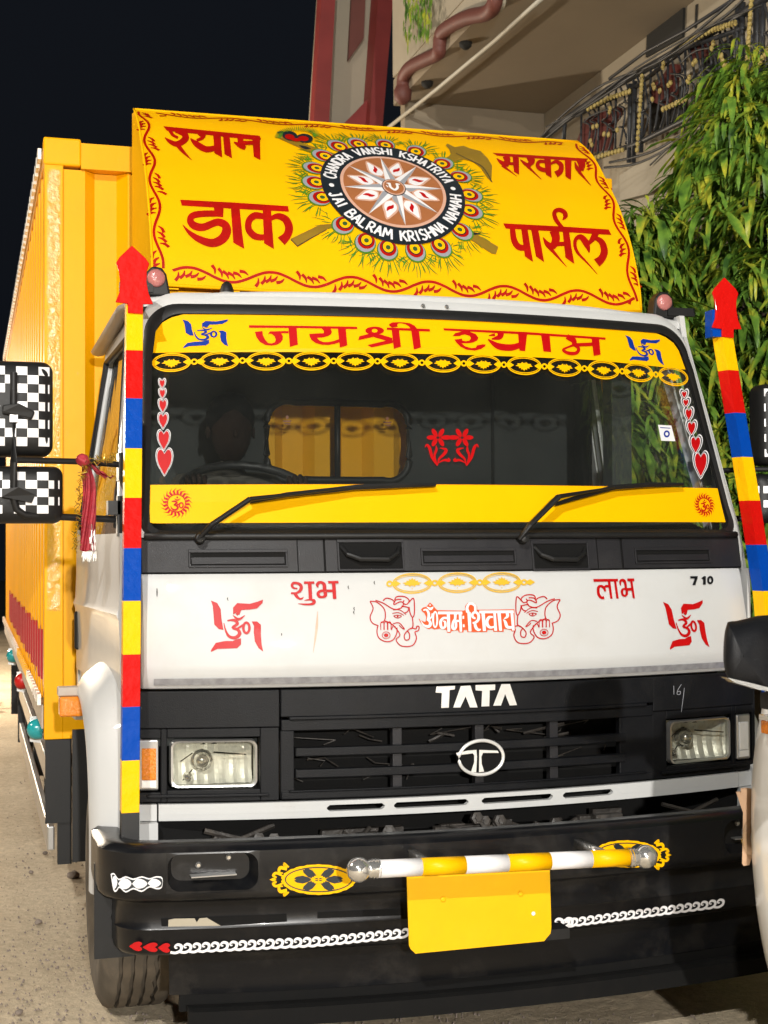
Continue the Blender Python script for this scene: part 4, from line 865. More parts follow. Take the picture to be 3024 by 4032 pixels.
# roof fittings: white domes, rubber cone, bolts, corner marker lamps
for u, v in ((893, 1153), (1360, 1163)): p = onY(u, v, .60); g = G(); g.lathe((p.x, p.y, 2.418), (0, 0, 1), [(0, .05), (.008, .045), (.016, .025), (.019, 0)], 18); g.obj('roof_dome', 'white', T, True)
p = onY(893, 1140, .60); g = G(); g.lathe((p.x, p.y, 2.432), (0, 0, 1), [(0, .026), (.012, .024), (.03, .018), (.04, .008), (.043, 0)], 16); g.obj('rubber_cap', 'rubber', T, True)
for u, v in ((1664, 1206), (1757, 1210)): p = FRONT.pt(u, v, .004); g = G(); g.lathe(p, (0, -1, .1), [(0, .008), (.008, .008), (.012, .005), (.012, 0)], 10); g.obj('roof_bolt', 'chrome', T)
for s in (-1, 1):
    c = Vector((s*.939, .495, 2.452)); g = G(); g.prism([(c.x-.045*1, .50, 2.395), (c.x+.05, .50, 2.395), (c.x+.036, .50, 2.47), (c.x+.02, .50, 2.492), (c.x-.012, .50, 2.495), (c.x-.035, .50, 2.47)], (0, .06, 0)); mb = bevel(g.obj('marker_lamp', 'rubber', T), .008, 3)
    g = G(); g.lathe((c.x, .50, 2.454), (0, -1, 0), [(0, .030), (.006, .030), (.012, .026), (.016, .014), (.018, 0)], 24); g.obj('marker_lens', 'redlens', mb, True)
g = G(); g.box((.95, .49, 2.405), (1.06, .51, 2.435)); g.box((-1.06, .49, 2.405), (-.95, .51, 2.435)); g.obj('pole_bracket', 'rubber', T)
# ---- striped corner poles with arrow heads
PZ = [2.50, 2.30, 1.70, 1.39, .78, .70]; PX = [1.036, 1.039, 1.060, 1.070, 1.083, 1.084]; PY = [.31, .274, .136, .07, .0, -.005]
PZa = PZ[::-1]; PXa = PX[::-1]; PYa = PY[::-1]
def ppt(s, z): return Vector((s*interp(z, PZa, PXa), interp(z, PZa, PYa)-.02, z))
def pole(s):
    bz = [2.283] if s < 0 else [2.283]
    vv = [1190, 1379, 1568, 1765, 1960, 2158, 2366, 2577, 2783, 2994, 3200]; zz = []
    for v in vv:
        y = .1
        for _ in range(6): p = onY(518, v, y); y = interp(p.z, PZa, PYa)-.045
        zz.append(p.z)
    h = .026; rot = 0 if s < 0 else R(14)
    def sec(z):
        c = ppt(s, z); return [c+Vector((math.cos(rot)*a-math.sin(rot)*b, math.sin(rot)*a+math.cos(rot)*b, 0)) for a, b in ((-h, -h), (h, -h), (h, h), (-h, h))]
    g = G(); cols = ['pyel', 'pred', 'pblue']; 
    g.grid([sec(.70)+[sec(.70)[0]], sec(zz[-1])+[sec(zz[-1])[0]]]); g.add(sec(.70), [(0, 1, 2, 3)])
    P = g.obj('corner_pole', 'rubber', T)
    for i in range(10):
        g = G(); a, b = zz[i], zz[i+1]; n_ = 3; rows = [sec(z)+[sec(z)[0]] for z in lin(a, b, n_)]; g.grid(rows)
        if i == 0: g.add(rows[0][:4], [(0, 1, 2, 3)])
        g.add(rows[-1][:4], [(0, 1, 2, 3)])
        bevel(g.obj('colour_band', cols[i % 3], P), .002)
    # arrow head plate
    X0 = 1280; ap = [(1248, 1040), (1385, 1160), (1418, 1210), (1393, 1290), (1390, 1390), (1410, 1500), (1455, 1605), (1355, 1610), (1355, 1705), (1210, 1700), (1210, 1612), (1090, 1600), (1130, 1500), (1137, 1400), (1122, 1290), (1097, 1215), (1130, 1160)]
    c0 = ppt(s, 2.29); kx = .4068*.000775*1.02
    pts = [Vector((c0.x+(x-1280)*kx+(0 if s < 0 else .0), c0.y-.036, 2.283+(1715-y)*kx*1.0)) for x, y in ap]
    g = G(); g.prism(pts, (0, .008, 0)); o = bevel(g.obj('arrow_head', 'pred', P), .002)
    if s > 0: g = G(); g.box((c0.x-.055, c0.y-.026, 2.29), (c0.x+.0, c0.y+.026, 2.385)); g.obj('colour_band', 'pblue', P)
    return P
pole(-1); pole(1)
# ---- mirrors with chequered backs
def checker(surf_pt, nu, nv, parent, skip=lambda i, j: False, r0=0):
    gw = G()
    for i in range(nu):
        for j in range(nv):
            if (i+j+r0) % 2 or skip(i, j): continue
            q = [surf_pt(i/nu, j/nv), surf_pt((i+1)/nu, j/nv), surf_pt((i+1)/nu, (j+1)/nv), surf_pt(i/nu, (j+1)/nv)]; gw.add(q, [(0, 1, 2, 3)])
    gw.obj('chequer_sticker', 'wvin', parent, fix=False)
def mirror(s):
    ym = .36; SO = 0 if s < 0 else -.045
    def hous(name, x0, x1, z0, z1, r, bulge, par, chk):
        g = G(); N = 6; P = []
        for (cx, cz, a0) in ((x1-r, z1-r, 0), (x0+r, z1-r, 90), (x0+r, z0+r, 180), (x1-r, z0+r, 270)): P += [(cx+r*math.cos(R(a0+90*i/N)), cz+r*math.sin(R(a0+90*i/N))) for i in range(N+1)]
        n = len(P); cx, cz = (x0+x1)/2, (z0+z1)/2; V = []; rings = [(1, 0.05), (1, 0), (.96, -bulge*.45), (.86, -bulge*.8), (.6, -bulge), (.02, -bulge*1.03)]
        for k_, dy in rings: V += [Vector((s*(SO+cx+(x-cx)*k_), ym+dy, cz+(z-cz)*k_)) for x, z in P]
        F = [(j*n+i, j*n+(i+1) % n, (j+1)*n+(i+1) % n, (j+1)*n+i) for j in range(len(rings)-1) for i in range(n)]+[tuple(range(n-1, -1, -1))]
        g.add(V, F); o = autosmooth(g.obj(name, 'rubber', par), 50)
        def sp_(a, b):
            x = x0+.012+(x1-x0-.024)*a; z = z0+.03+(z1-z0-.05)*b; e = max(abs(x-cx)/((x1-x0)/2), abs(z-cz)/((z1-z0)/2)); d = interp(min(1, e), [0, .6, .86, .96, 1], [bulge*1.03, bulge, bulge*.8, bulge*.45, 0]); return Vector((s*(x+SO), ym-d-.0035, z))
        checker(sp_, chk[0], chk[1], o, chk[2], chk[3] if len(chk) > 3 else 0); return o
    g = G(); vt = [(1.405, ym-.062, 2.10), (1.405, ym-.066, 1.98), (1.405, ym-.066, 1.82), (1.405, ym-.06, 1.71), (1.395, ym-.055, 1.675), (1.37, ym-.05, 1.657), (1.25, ym+.0, 1.652), (1.085, .40, 1.645)]
    g.tube([(s*x, y, z) for x, y, z in vt], .0115, 10); g.tube([(s*1.405, ym-.062, 1.828), (s*1.2, ym, 1.829), (s*1.06, .40, 1.822)], .010, 10)
    MB = autosmooth(g.obj('mirror_arm', 'rubber', T), 60)
    g = G()
    for z in (1.985, 1.725):
        g.prism([(s*1.44, ym-.085, z+.012), (s*1.39, ym-.085, z+.018), (s*1.34, ym-.07, z-.005), (s*1.35, ym-.07, z-.03), (s*1.44, ym-.085, z-.012)], (0, .045, 0))
    g.box((min(s*1.05, s*1.075), .37, 1.77), (max(s*1.05, s*1.075), .45, 1.86)); g.box((min(s*1.055, s*1.08), .36, 1.59), (max(s*1.055, s*1.08), .40, 1.72)); g.box((min(s*1.07, s*1.11), .36, 1.66), (max(s*1.07, s*1.11), .42, 1.705))
    bevel(g.obj('mirror_clamp', 'rubber', MB), .005)
    hous('mirror', 1.283, 1.545, 1.843, 2.143, .035, .045, T, (7, 9, lambda i, j: (i in (3, 4) and 3 <= j <= 5), 0))
    hous('lower_mirror', 1.252, 1.52, 1.632, 1.812, .03, .05, T, (7, 5, lambda i, j: (i in (3, 4) and j in (1, 2)) or i == 0 and j == 0, 1))
mirror(-1); mirror(1)
g = G(); g.box((-1.417, .283, 1.945), (-1.393, .287, 1.968)); g.obj('blank_label', 'wvin', T)
# ---- box body
CX = 1.25; CY = 1.6; CE = 8.35; CZ0 = .83; CZ1 = 3.2
def corr(p0, p1, z0, z1, depth, nrm, per, fr=(.30, .15, .40, .15)):
    """trapezoid corrugation from p0 to p1, recessed along -nrm"""
    p0, p1 = Vector(p0), Vector(p1); L = (p1-p0).length; d = (p1-p0)/L; n = max(1, round(L/per)); per = L/n; pts = []
    for i in range(n):
        s0 = i*per; a, b, c, e = [f*per for f in fr]
        pts += [p0+d*s0, p0+d*(s0+a), p0+d*(s0+a+b)-Vector(nrm)*depth, p0+d*(s0+a+b+c)-Vector(nrm)*depth]
    pts.append(p1); return [[Vector((p.x, p.y, z0)) for p in pts], [Vector((p.x, p.y, z1)) for p in pts]]
g = G(); g.grid(corr((-CX+.073, CY+.012, 0), (CX-.073, CY+.012, 0), CZ0+.1, CZ1-.11, .045, (0, -1, 0), .268, (.34, .16, .34, .16)), (0, .02, 0)); fw_ = g.obj('box_front_wall', 'conyel', T)
# stripe bands seen through the cab window read from the corrugation itself
g = G(); g.grid(corr((-CX+.003, CY+.06, 0), (-CX+.003, CE-.06, 0), CZ0+.09, CZ1-.08, .034, (-1, 0, 0), .26, (.32, .13, .42, .13)), (.015, 0, 0)); g.obj('box_side_wall', 'conyel', T)
g = G(); g.grid(corr((CX-.003, CY+.06, 0), (CX-.003, CE-.06, 0), CZ0+.09, CZ1-.08, .034, (1, 0, 0), .26, (.32, .13, .42, .13)), (-.015, 0, 0)); g.obj('box_side_wall', 'conyel', T)
g = G(); g.box((-CX+.002, CY+.05, CZ1-.03), (CX-.002, CE, CZ1-.005)); g.box((-CX+.01, CE-.04, CZ0), (CX-.01, CE, CZ1-.03)); g.obj('box_roof', 'conyel', T)
for s in (-1, 1):
    g = G(); x0, x1 = sorted((s*CX, s*(CX-.075))); g.box((x0, CY-.004, .785), (x1, CY+.07, CZ1-.002)); cp = bevel(g.obj('corner_post', 'conyel', T), .004)
    g = G(); x0, x1 = sorted((s*(CX+.004), s*(CX-.145))); g.box((x0, CY-.012, CZ1-.10), (x1, CY+.08, CZ1+.012)); bevel(g.obj('corner_casting', 'conyel', cp), .008)
    g = G(); x0, x1 = sorted((s*(CX), s*(CX-.16))); g.box((x0, CY-.002, .785), (x1-.0 if s < 0 else x1, CY+.05, .98)); bevel(g.obj('lower_bracket', 'conyel', cp), .004)
    g = G(); x0, x1 = sorted((s*CX, s*(CX-.07))); g.box((x0, CY+.08, CZ1-.075), (x1, CE, CZ1)); g.obj('top_rail', 'conyel', T)
    g = G(); x0, x1 = sorted((s*(CX+.006), s*(CX-.06))); g.box((x0, CY+.072, CZ0-.01), (x1, CE, CZ0+.085)); SR = g.obj('side_sill', 'sill', T)
    # reflective marker dashes along top rail and sill
    if s < 0:
        dm = None
        for k in range(48):
            y = CY+.10+k*.14
            for z, nm in ((CZ0+.105, 'reflector_dash'), (CZ1-.03, 'reflector_dash')):
                if z < 2 and 8 < k < 20: mm = 'yel'
                else: mm = 'led'
                g = G(); g.box((-CX-.022, y, z-.022), (-CX-.0075, y+.085, z+.022)); g.obj(nm, mm, SR if z < 2 else T)
    # under-run rails, stays, box hangers
    for z in (.62, .36):
        g = G(); x0, x1 = sorted((s*(CX-.02), s*(CX-.05))); g.box((x0, 1.75, z-.05), (x1, 5.3, z+.05)); bevel(g.obj('side_guard_rail', 'steel', T), .006)
    g = G()
    for y in (1.62, 2.7, 3.9, 5.1): x0, x1 = sorted((s*(CX-.055), s*(CX-.11))); g.box((x0, y, .28), (x1, y+.05, CZ0-.012))
    g.obj('guard_stay', 'rubber', T)
    g = G(); x0, x1 = sorted((s*(CX-.005), s*(CX-.105))); g.box((x0, CY-.0, .45), (x1, CY+.012, .783)); g.obj('hanging_flap', 'rubber', T)
    g = G(); x0, x1 = sorted((s*(CX-.02), s*(CX-.3))); g.box((x0, 5.55, .25), (x1, 5.57, .78)); g.box((x0, 7.2, .25), (x1, 7.22, .80)); g.obj('mud_flap', 'rubber', T)
    for i, (y, z, mm) in enumerate(((2.15, .76, 'teal'), (4.0, .80, 'red'), (5.9, .80, 'teal'))):
        x = s*(CX+.012); g = G(); g.lathe((x-s*.03, y, z), (s, 0, 0), [(0, .045), (.03, .045), (.05, .038), (.062, .02), (.066, 0)], 18); ml = g.obj('side_marker', mm, T, True)
        g = G(); g.prism([(x-s*.028, y+.052, z+.05), (x+s*.02, y+.052, z+.05), (x+s*.02, y+.052, z-.06), (x-s*.028, y+.052, z-.07)], (0, .004, 0)); g.obj('marker_guard', 'steel', ml)
g = G(); g.box((-CX+.145, CY-.008, CZ1-.108), (CX-.145, CY+.07, CZ1-.004)); g.obj('front_top_rail', 'conyel', T)
g = G(); g.box((-CX+.16, CY, CZ0-.03), (CX-.16, CY+.06, CZ0+.11)); g.obj('front_bottom_rail', 'conyel', T)
# red stepped side stripe, one patch per rib
gd = G(); A0, A1 = corr((-CX+.003, CY+.06, 0), (-CX+.003, CE-.06, 0), 1.0, 1.21, .034, (-1, 0, 0), .26, (.32, .13, .42, .13))
for i in range(len(A0)-1):
    if i > 84: break
    dz = .012*((i//2) % 3)-.012; o_ = Vector((-.0018, -.0022, 0)); gd.add([A0[i]+o_+Vector((0, 0, dz)), A0[i+1]+o_+Vector((0, 0, dz)), A1[i+1]+o_+Vector((0, 0, dz)), A1[i]+o_+Vector((0, 0, dz))], [(0, 1, 2, 3)])
gd.obj('side_stripe', 'dimred', T, fix=False)
# crinkled clear tape down the front corner post
M['crinkle'] = mat('crinkled clear tape over yellow', (.80, .42, .02), .10, .0, coat=1, bump=1.0, bs=38, spec=.8)
g = G(); g.grid([[(x, CY-.0075, z) for x in lin(-CX+.012, -CX+.062, 3)] for z in lin(1.3, 3.08, 4)], (0, .003, 0)); g.obj('clear_tape', 'crinkle', T)

# ================================================================ LETTERING, STICKERS, PAINTED ORNAMENT
LB = {}
D = Decal(VISOR, *A_)     # upper left word
D.poly([(400, 205), (800, 245), (1185, 283), (1198, 308), (1188, 322), (800, 280), (430, 243)])
D.stroke([(500, 240), (565, 265), (582, 300), (550, 335), (500, 350), (450, 328), (412, 298)], [35, 48, 55, 50, 42, 30, 6]); D.stroke([(512, 350), (560, 412), (633, 483)], [40, 26, 3]); D.stroke([(455, 240), (478, 278), (520, 300)], [30, 24, 20])
D.stroke([(715, 260), (718, 300), (672, 322)], [80, 34, 20]); D.stroke([(622, 308), (668, 350), (750, 395), (840, 380)], [8, 46, 50, 40])
D.poly([(806, 270), (868, 276), (880, 462), (815, 425), (812, 350)]); D.poly([(885, 275), (940, 282), (960, 468), (900, 435)]); D.poly([(1125, 300), (1188, 310), (1192, 483), (1138, 455)])
D.stroke([(1030, 290), (1030, 345), (1052, 378)], [52, 45, 50]); D.stroke([(975, 338), (1030, 368), (1070, 388)], [8, 40, 30]); D.stroke([(1030, 345), (1135, 345)], 32)
D.done('painted_word', 'dred', VB, 'dark red Hindi word at the upper left of the board')
D = Decal(VISOR, *A_)     # lower left word
D.poly([(538, 805), (980, 828), (1418, 857), (1425, 902), (980, 878), (550, 852)]); D.poly([(805, 850), (893, 858), (888, 948), (828, 940)])
D.stroke([(880, 918), (720, 920), (640, 935), (620, 975), (650, 1015), (720, 1030), (800, 1000), (850, 988), (905, 1012), (915, 1065), (880, 1125), (800, 1158), (700, 1130), (615, 1075), (556, 1008)], [50, 52, 54, 56, 62, 62, 58, 60, 64, 76, 76, 68, 56, 34, 3])
D.poly([(950, 865), (1022, 870), (1040, 1050), (1060, 1205), (970, 1155)]); D.poly([(1210, 875), (1278, 880), (1290, 1050), (1302, 1207), (1222, 1160)])
D.stroke([(1225, 945), (1150, 935), (1100, 975), (1095, 1045), (1135, 1095), (1185, 1112), (1235, 1110)], [44, 56, 54, 54, 56, 50, 46]); D.stroke([(1270, 965), (1330, 940), (1395, 965), (1425, 1030), (1410, 1095), (1362, 1145)], [30, 46, 60, 66, 66, 82])
D.done('painted_word', 'dred', VB, 'large dark red Hindi word at the lower left of the board')
D = Decal(VISOR, *C_)     # upper right word
D.poly([(392, 215), (780, 238), (1165, 262), (1150, 285), (780, 262), (430, 238)])
D.stroke([(425, 260), (470, 298), (525, 312)], [6, 34, 36]); D.stroke([(500, 240), (512, 280), (490, 312)], [56, 50, 40]); D.stroke([(470, 318), (530, 362), (590, 408)], [24, 12, 3]); D.stroke([(510, 302), (580, 306)], 24); D.poly([(555, 250), (606, 255), (608, 395), (566, 370)])
D.stroke([(700, 250), (708, 290), (680, 320)], [64, 54, 24]); D.stroke([(618, 272), (660, 308), (705, 325)], [5, 28, 22]); D.stroke([(672, 322), (730, 378), (790, 434)], [24, 12, 3])
D.poly([(812, 258), (866, 262), (872, 422), (826, 395)]); D.stroke([(825, 290), (775, 290), (757, 318), (780, 348), (828, 362)], [24, 28, 30, 34, 34]); D.stroke([(866, 308), (910, 290), (950, 318), (945, 368), (908, 395)], [18, 28, 38, 44, 54])
D.poly([(980, 272), (1035, 276), (1030, 440), (985, 408)]); D.stroke([(1108, 275), (1120, 320), (1110, 362)], [66, 56, 42]); D.stroke([(1062, 295), (1080, 345), (1115, 368)], [8, 30, 30]); D.stroke([(1092, 368), (1145, 430), (1195, 488)], [24, 12, 3])
D.done('painted_word', 'dred', VB, 'dark red Hindi word at the upper right of the board')
D = Decal(VISOR, *C_)     # lower right word
D.poly([(478, 790), (900, 812), (1340, 840), (1362, 885), (900, 856), (500, 832)])
D.stroke([(553, 830), (568, 930), (610, 985), (680, 988)], [44, 50, 50, 44]); D.poly([(625, 838), (678, 842), (700, 980), (722, 1105), (655, 1060)]); D.poly([(705, 840), (765, 845), (790, 980), (812, 1107), (745, 1060)])
D.stroke([(892, 850), (908, 915), (885, 975), (840, 962), (803, 905)], [74, 66, 56, 44, 6]); D.stroke([(850, 980), (920, 1060), (995, 1145)], [34, 18, 3]); D.stroke([(890, 960), (980, 958)], 34); D.poly([(962, 850), (1015, 855), (1035, 990), (1058, 1122), (985, 1070)])
D.stroke([(962, 830), (910, 765), (895, 705), (930, 682), (975, 700), (985, 735), (962, 765)], [26, 34, 34, 34, 36, 36, 6])
D.stroke([(1180, 1030), (1158, 960), (1115, 905), (1075, 915), (1062, 965), (1085, 1030), (1160, 1110), (1245, 1205)], [8, 50, 44, 30, 28, 22, 12, 3]); D.stroke([(1238, 860), (1210, 915), (1168, 965)], [56, 46, 20]); D.stroke([(1220, 905), (1280, 945), (1302, 1020), (1280, 1080), (1240, 1115)], [26, 48, 58, 62, 74])
D.done('painted_word', 'dred', VB, 'large dark red Hindi word at the lower right of the board')
# vine borders
def vine(name, P, side=1):
    """P: list of (x, s) along the border, wave and leaf dashes"""
    D = Decal(VXS, 0, 0, 1, base=.0024, step=.00001, maxd=.04); D.stroke(P, .0098, n=6)
    C = catmull(P, 10); L = 0; nxt = .015
    for i in range(1, len(C)-1):
        L += math.hypot(C[i][0]-C[i-1][0], C[i][1]-C[i-1][1])
        if L > nxt:
            nxt += .027; d = Vector((C[i+1][0]-C[i-1][0], C[i+1][1]-C[i-1][1])).normalized(); n = Vector((-d.y, d.x))
            yield_ = curv(C, i); ss = 1 if yield_ > 0 else -1
            if abs(yield_) < .03: continue
            a = Vector(C[i][:2])+n*ss*.011; e = a+n*ss*.026-d*.022
            D.stroke([tuple(a), tuple((a+e)/2+n*ss*.003+d*.004), tuple(e)], [.003, .010, .0115], n=3)
    return D.done(name, 'dred', VB)
def curv(C, i):
    a, b, c = C[max(0, i-6)], C[i], C[min(len(C)-1, i+6)]; return ((b[0]-a[0])*(c[1]-b[1])-(b[1]-a[1])*(c[0]-b[0]))/(1e-9+math.hypot(b[0]-a[0], b[1]-a[1])*math.hypot(c[0]-b[0], c[1]-b[1]))
def wave(x0, x1, s0, amp, wl, ph): return [(x, s0+amp*math.sin(2*math.pi*(x-x0)/wl+ph)) for x in lin(x0, x1, int(abs(x1-x0)/wl*8)+2)]
vine('vine_border', wave(-.86, .905, .046, .023, .295, .35)); vine('vine_border', wave(-.85, .85, VLEN-.055, .020, .34, 2.2))
vine('vine_border', [(x, s_) for s_, x in wave(.06, VLEN-.04, -.905, .014, .25, 1.2)]); vine('vine_border', [(x, s_) for s_, x in wave(.04, VLEN-.04, .903, .014, .25, 2.0)])
# weapon and flute behind the wheel
D = Decal(VISOR, *B_, base=.0036, step=.0001)
D.poly([(90, 1125), (330, 1010), (480, 1000), (385, 1048), (145, 1190)]); D.poly([(1280, 520), (1360, 465), (1400, 440), (1385, 395), (1358, 365), (1370, 350), (1430, 378), (1500, 368), (1560, 390), (1640, 410), (1700, 470), (1735, 530), (1728, 660), (1690, 620), (1640, 545), (1570, 490), (1500, 478), (1400, 500), (1330, 530)])
D.poly([(-10, 255), (35, 258), (200, 350), (480, 440), (430, 480), (200, 400), (0, 310)]); D.poly([(1400, 990), (1480, 1000), (1560, 1060), (1785, 1190), (1765, 1250), (1730, 1245), (1540, 1120), (1380, 1010)])
D.done('painted_tool', 'olive', VB, 'olive brown crossed flute and axe')
D = Decal(VISOR, *B_, base=.0044, step=.0001)
D.stroke([(90, 1130), (145, 1186), (240, 1130), (385, 1050)], [5, 6, 5, 4], curve=False); D.stroke([(160, 365), (210, 385), (255, 392)], [4, 24, 3]); D.stroke([(1540, 1040), (1570, 1080), (1640, 1085)], [4, 26, 3]); D.stroke([(-20, 262), (20, 258), (50, 275)], [8, 16, 3]); D.stroke([(1440, 430), (1560, 490), (1660, 545), (1735, 665)], [4, 4, 6, 6])
D.done('tool_outline', 'black2', VB)
# peacock feather eyes round the wheel
WC = (0.0, .495)
eyes = []; ang = [196, 177, 222, 240, 259, 276, 296, 318, 340, 0, 20, 40, 62, 84, 104, 124, 144, 160]
Dg = Decal(VXS, 0, 0, 1, base=.0024, step=.000004, maxd=.04); De = Decal(VXS, 0, 0, 1, base=.0052, step=.00003, maxd=.06); Ds = Decal(VXS, 0, 0, 1, base=.0058, step=.00003, maxd=.06); Dr = Decal(VXS, 0, 0, 1, base=.0064, step=.00003, maxd=.06); Dd = Decal(VXS, 0, 0, 1, base=.0069, step=.00003, maxd=.06); Dy = Decal(VXS, 0, 0, 1, base=.0074, step=.00003, maxd=.06); Dh = Decal(VXS, 0, 0, 1, base=.0078, step=.00003, maxd=.06)
rv = random.Random(4)
for a in ang:
    t = R(a+rv.uniform(-2, 2)); ro_ = .302+rv.uniform(-.006, .008); c, s_ = math.cos(t), math.sin(t); cx, cy = WC[0]+ro_*c, WC[1]+ro_*s_
    def el(Dc, r_, rx, ry): Dc.disc(WC[0]+(ro_+r_)*c, WC[1]+(ro_+r_)*s_, rx, ry, 20, t)
    el(De, .012, .046, .041); el(Ds, .009, .043, .037); el(Dr, .001, .036, .032); el(Dd, -.001, .027, .0235); el(Dr, -.003, .0245, .022) if False else None; el(Dy, -.002, .0235, .020); el(Dh, .0, .010, .009)
    for k in range(12):
        b = t+R(lerp(-62, 62, k/11)+rv.uniform(-3, 3)); q = Vector((cx+.052*math.cos(b), cy+.050*math.sin(b))); L = rv.uniform(.038, .062)*(1.25 if abs(k-5.5) < 3 else .85); d = Vector((math.cos(b), math.sin(b))); n = Vector((-d.y, d.x))*rv.uniform(-.008, .008)
        Dg.stroke([tuple(q), tuple(q+d*L*.55+n), tuple(q+d*L)], [.002, .0046, .001], n=3)
    for k in range(8):
        b = t+R(lerp(-80, 80, k/7)+rv.uniform(-3, 3)); q = Vector((cx+.075*math.cos(b), cy+.072*math.sin(b))); L = rv.uniform(.02, .05); d = Vector((math.cos(b), math.sin(b))); Dg.stroke([tuple(q), tuple(q+d*L)], [.0035, .0012], n=2, curve=False)
Dg.done('feather_barbs', 'green', VB)['kind'] = 'stuff'; De.done('feather_rim', 'green', VB); Ds.done('feather_grey', 'grim', VB); Dr.done('feather_red', 'dred', VB); Dd.done('feather_dark_ring', 'black2', VB); Dy.done('feather_yellow', 'visyel', VB); Dh.done('feather_eye', 'gdark', VB)
# the single feather on the flute
D = Decal(VISOR, *B_, base=.0055); D.disc(85, 290, 62, 38, 20, .15); D.disc(205, 310, 68, 36, 20, .1); D.done('feather_heart', 'black2', VB)
D = Decal(VISOR, *B_, base=.0065); D.disc(82, 300, 40, 22, 18, .15); D.disc(195, 315, 44, 21, 18, .1); D.stroke([(60, 300), (130, 325), (200, 320)], [10, 26, 14]); D.done('feather_heart_centre', 'dred', VB)
D = Decal(VISOR, *B_, base=.0035)
for k in range(34):
    a = R(lerp(175, 365, k/33)); cx, cy = 145, 300; p = (cx+math.cos(a)*130, cy+math.sin(a)*52); D.stroke([p, (p[0]+math.cos(a)*55, p[1]+math.sin(a)*32-6)], [7, 2], n=2, curve=False)
D.done('feather_barbs', 'green', VB)['kind'] = 'stuff'
# the wheel itself
D = Decal(VXS, 0, 0, 1, base=.0086, step=.0001, maxd=.05); D.disc(*WC, .281, n=72); D.done('wheel_ring', 'black2', VB)
D = Decal(VXS, 0, 0, 1, base=.0092, step=.0001, maxd=.05); D.disc(*WC, .206, n=64); D.done('wheel_field', 'pink', VB)
D = Decal(VXS, 0, 0, 1, base=.0096, step=.0001, maxd=.05); D.disc(*WC, .194, n=64); D.done('wheel_disc', 'brown', VB)
Dw = Decal(VXS, 0, 0, 1, base=.0104, step=.00008, maxd=.05); Dk = Decal(VXS, 0, 0, 1, base=.0104, step=.00008, maxd=.05); Dp = Decal(VXS, 0, 0, 1, base=.0100, step=.00008, maxd=.05); Dt = Decal(VXS, 0, 0, 1, base=.0124, step=.00008, maxd=.05)
Pt = lambda r_, a: (WC[0]+r_*math.cos(R(a)), WC[1]+r_*math.sin(R(a)))
for k in range(8):
    a = 4+45*k+(2 if k % 2 else 0); tip = Pt(.196, a); l, r_ = Pt(.048, a+27), Pt(.048, a-27)
    Dw.poly([tip, l, Pt(.02, a)]); Dk.poly([tip, Pt(.02, a), r_]); Dp.stroke([l, tip, r_], [.007, .005, .007], curve=False, n=6)
    b = a+22.5; c = Pt(.118, b); u_ = Vector((math.cos(R(b)), math.sin(R(b)))); n = Vector((-u_.y, u_.x)); c = Vector(c)
    f = lambda p, q: tuple(c+u_*p+n*q)
    Dp.poly([f(-.047, 0), f(-.03, .026), f(0, .032), f(.03, .020), f(.064, -.004), f(.03, -.020), f(0, -.030), f(-.03, -.026)], 3)
    Dw.poly([f(-.040, 0), f(-.026, .020), f(0, .025), f(.026, .013), f(.054, -.003), f(.026, -.013), f(0, -.023), f(-.026, -.020)], 3)
    Dt.stroke([f(-.02, .010), f(-.006, .006), f(.004, -.005), f(.022, -.010)], [.002, .014, .014, .002], n=3)
Dt.done('wheel_flame', 'sred', VB); Dp.done('wheel_highlights', 'pink', VB); Dw.done('wheel_ray', 'wvin', VB); Dk.done('wheel_ray_shade', 'grim', VB)
D = Decal(VXS, 0, 0, 1, base=.0134, step=.0001, maxd=.05); D.disc(*WC, .047, n=32); D.done('wheel_hub', 'black2', VB)
D = Decal(VXS, 0, 0, 1, base=.0140, step=.0001, maxd=.05); D.disc(*WC, .044, n=32); D.done('wheel_hub', 'pink', VB)
D = Decal(VXS, 0, 0, 1, base=.0146, step=.0001, maxd=.05); D.disc(*WC, .038, n=32); D.done('wheel_hub', 'brown', VB)
D = Decal(VXS, 0, 0, 1, base=.0152, step=.0001, maxd=.05); D.stroke([(-.014, .515), (-.014, .492), (0, .478), (.014, .492), (.014, .515)], .010); D.stroke([(-.026, .512), (-.012, .514)], .006); D.stroke([(.012, .514), (.026, .510)], .006); D.stroke([(-.024, .49), (-.03, .50)], .004); D.done('wheel_mark', 'wvin', VB)
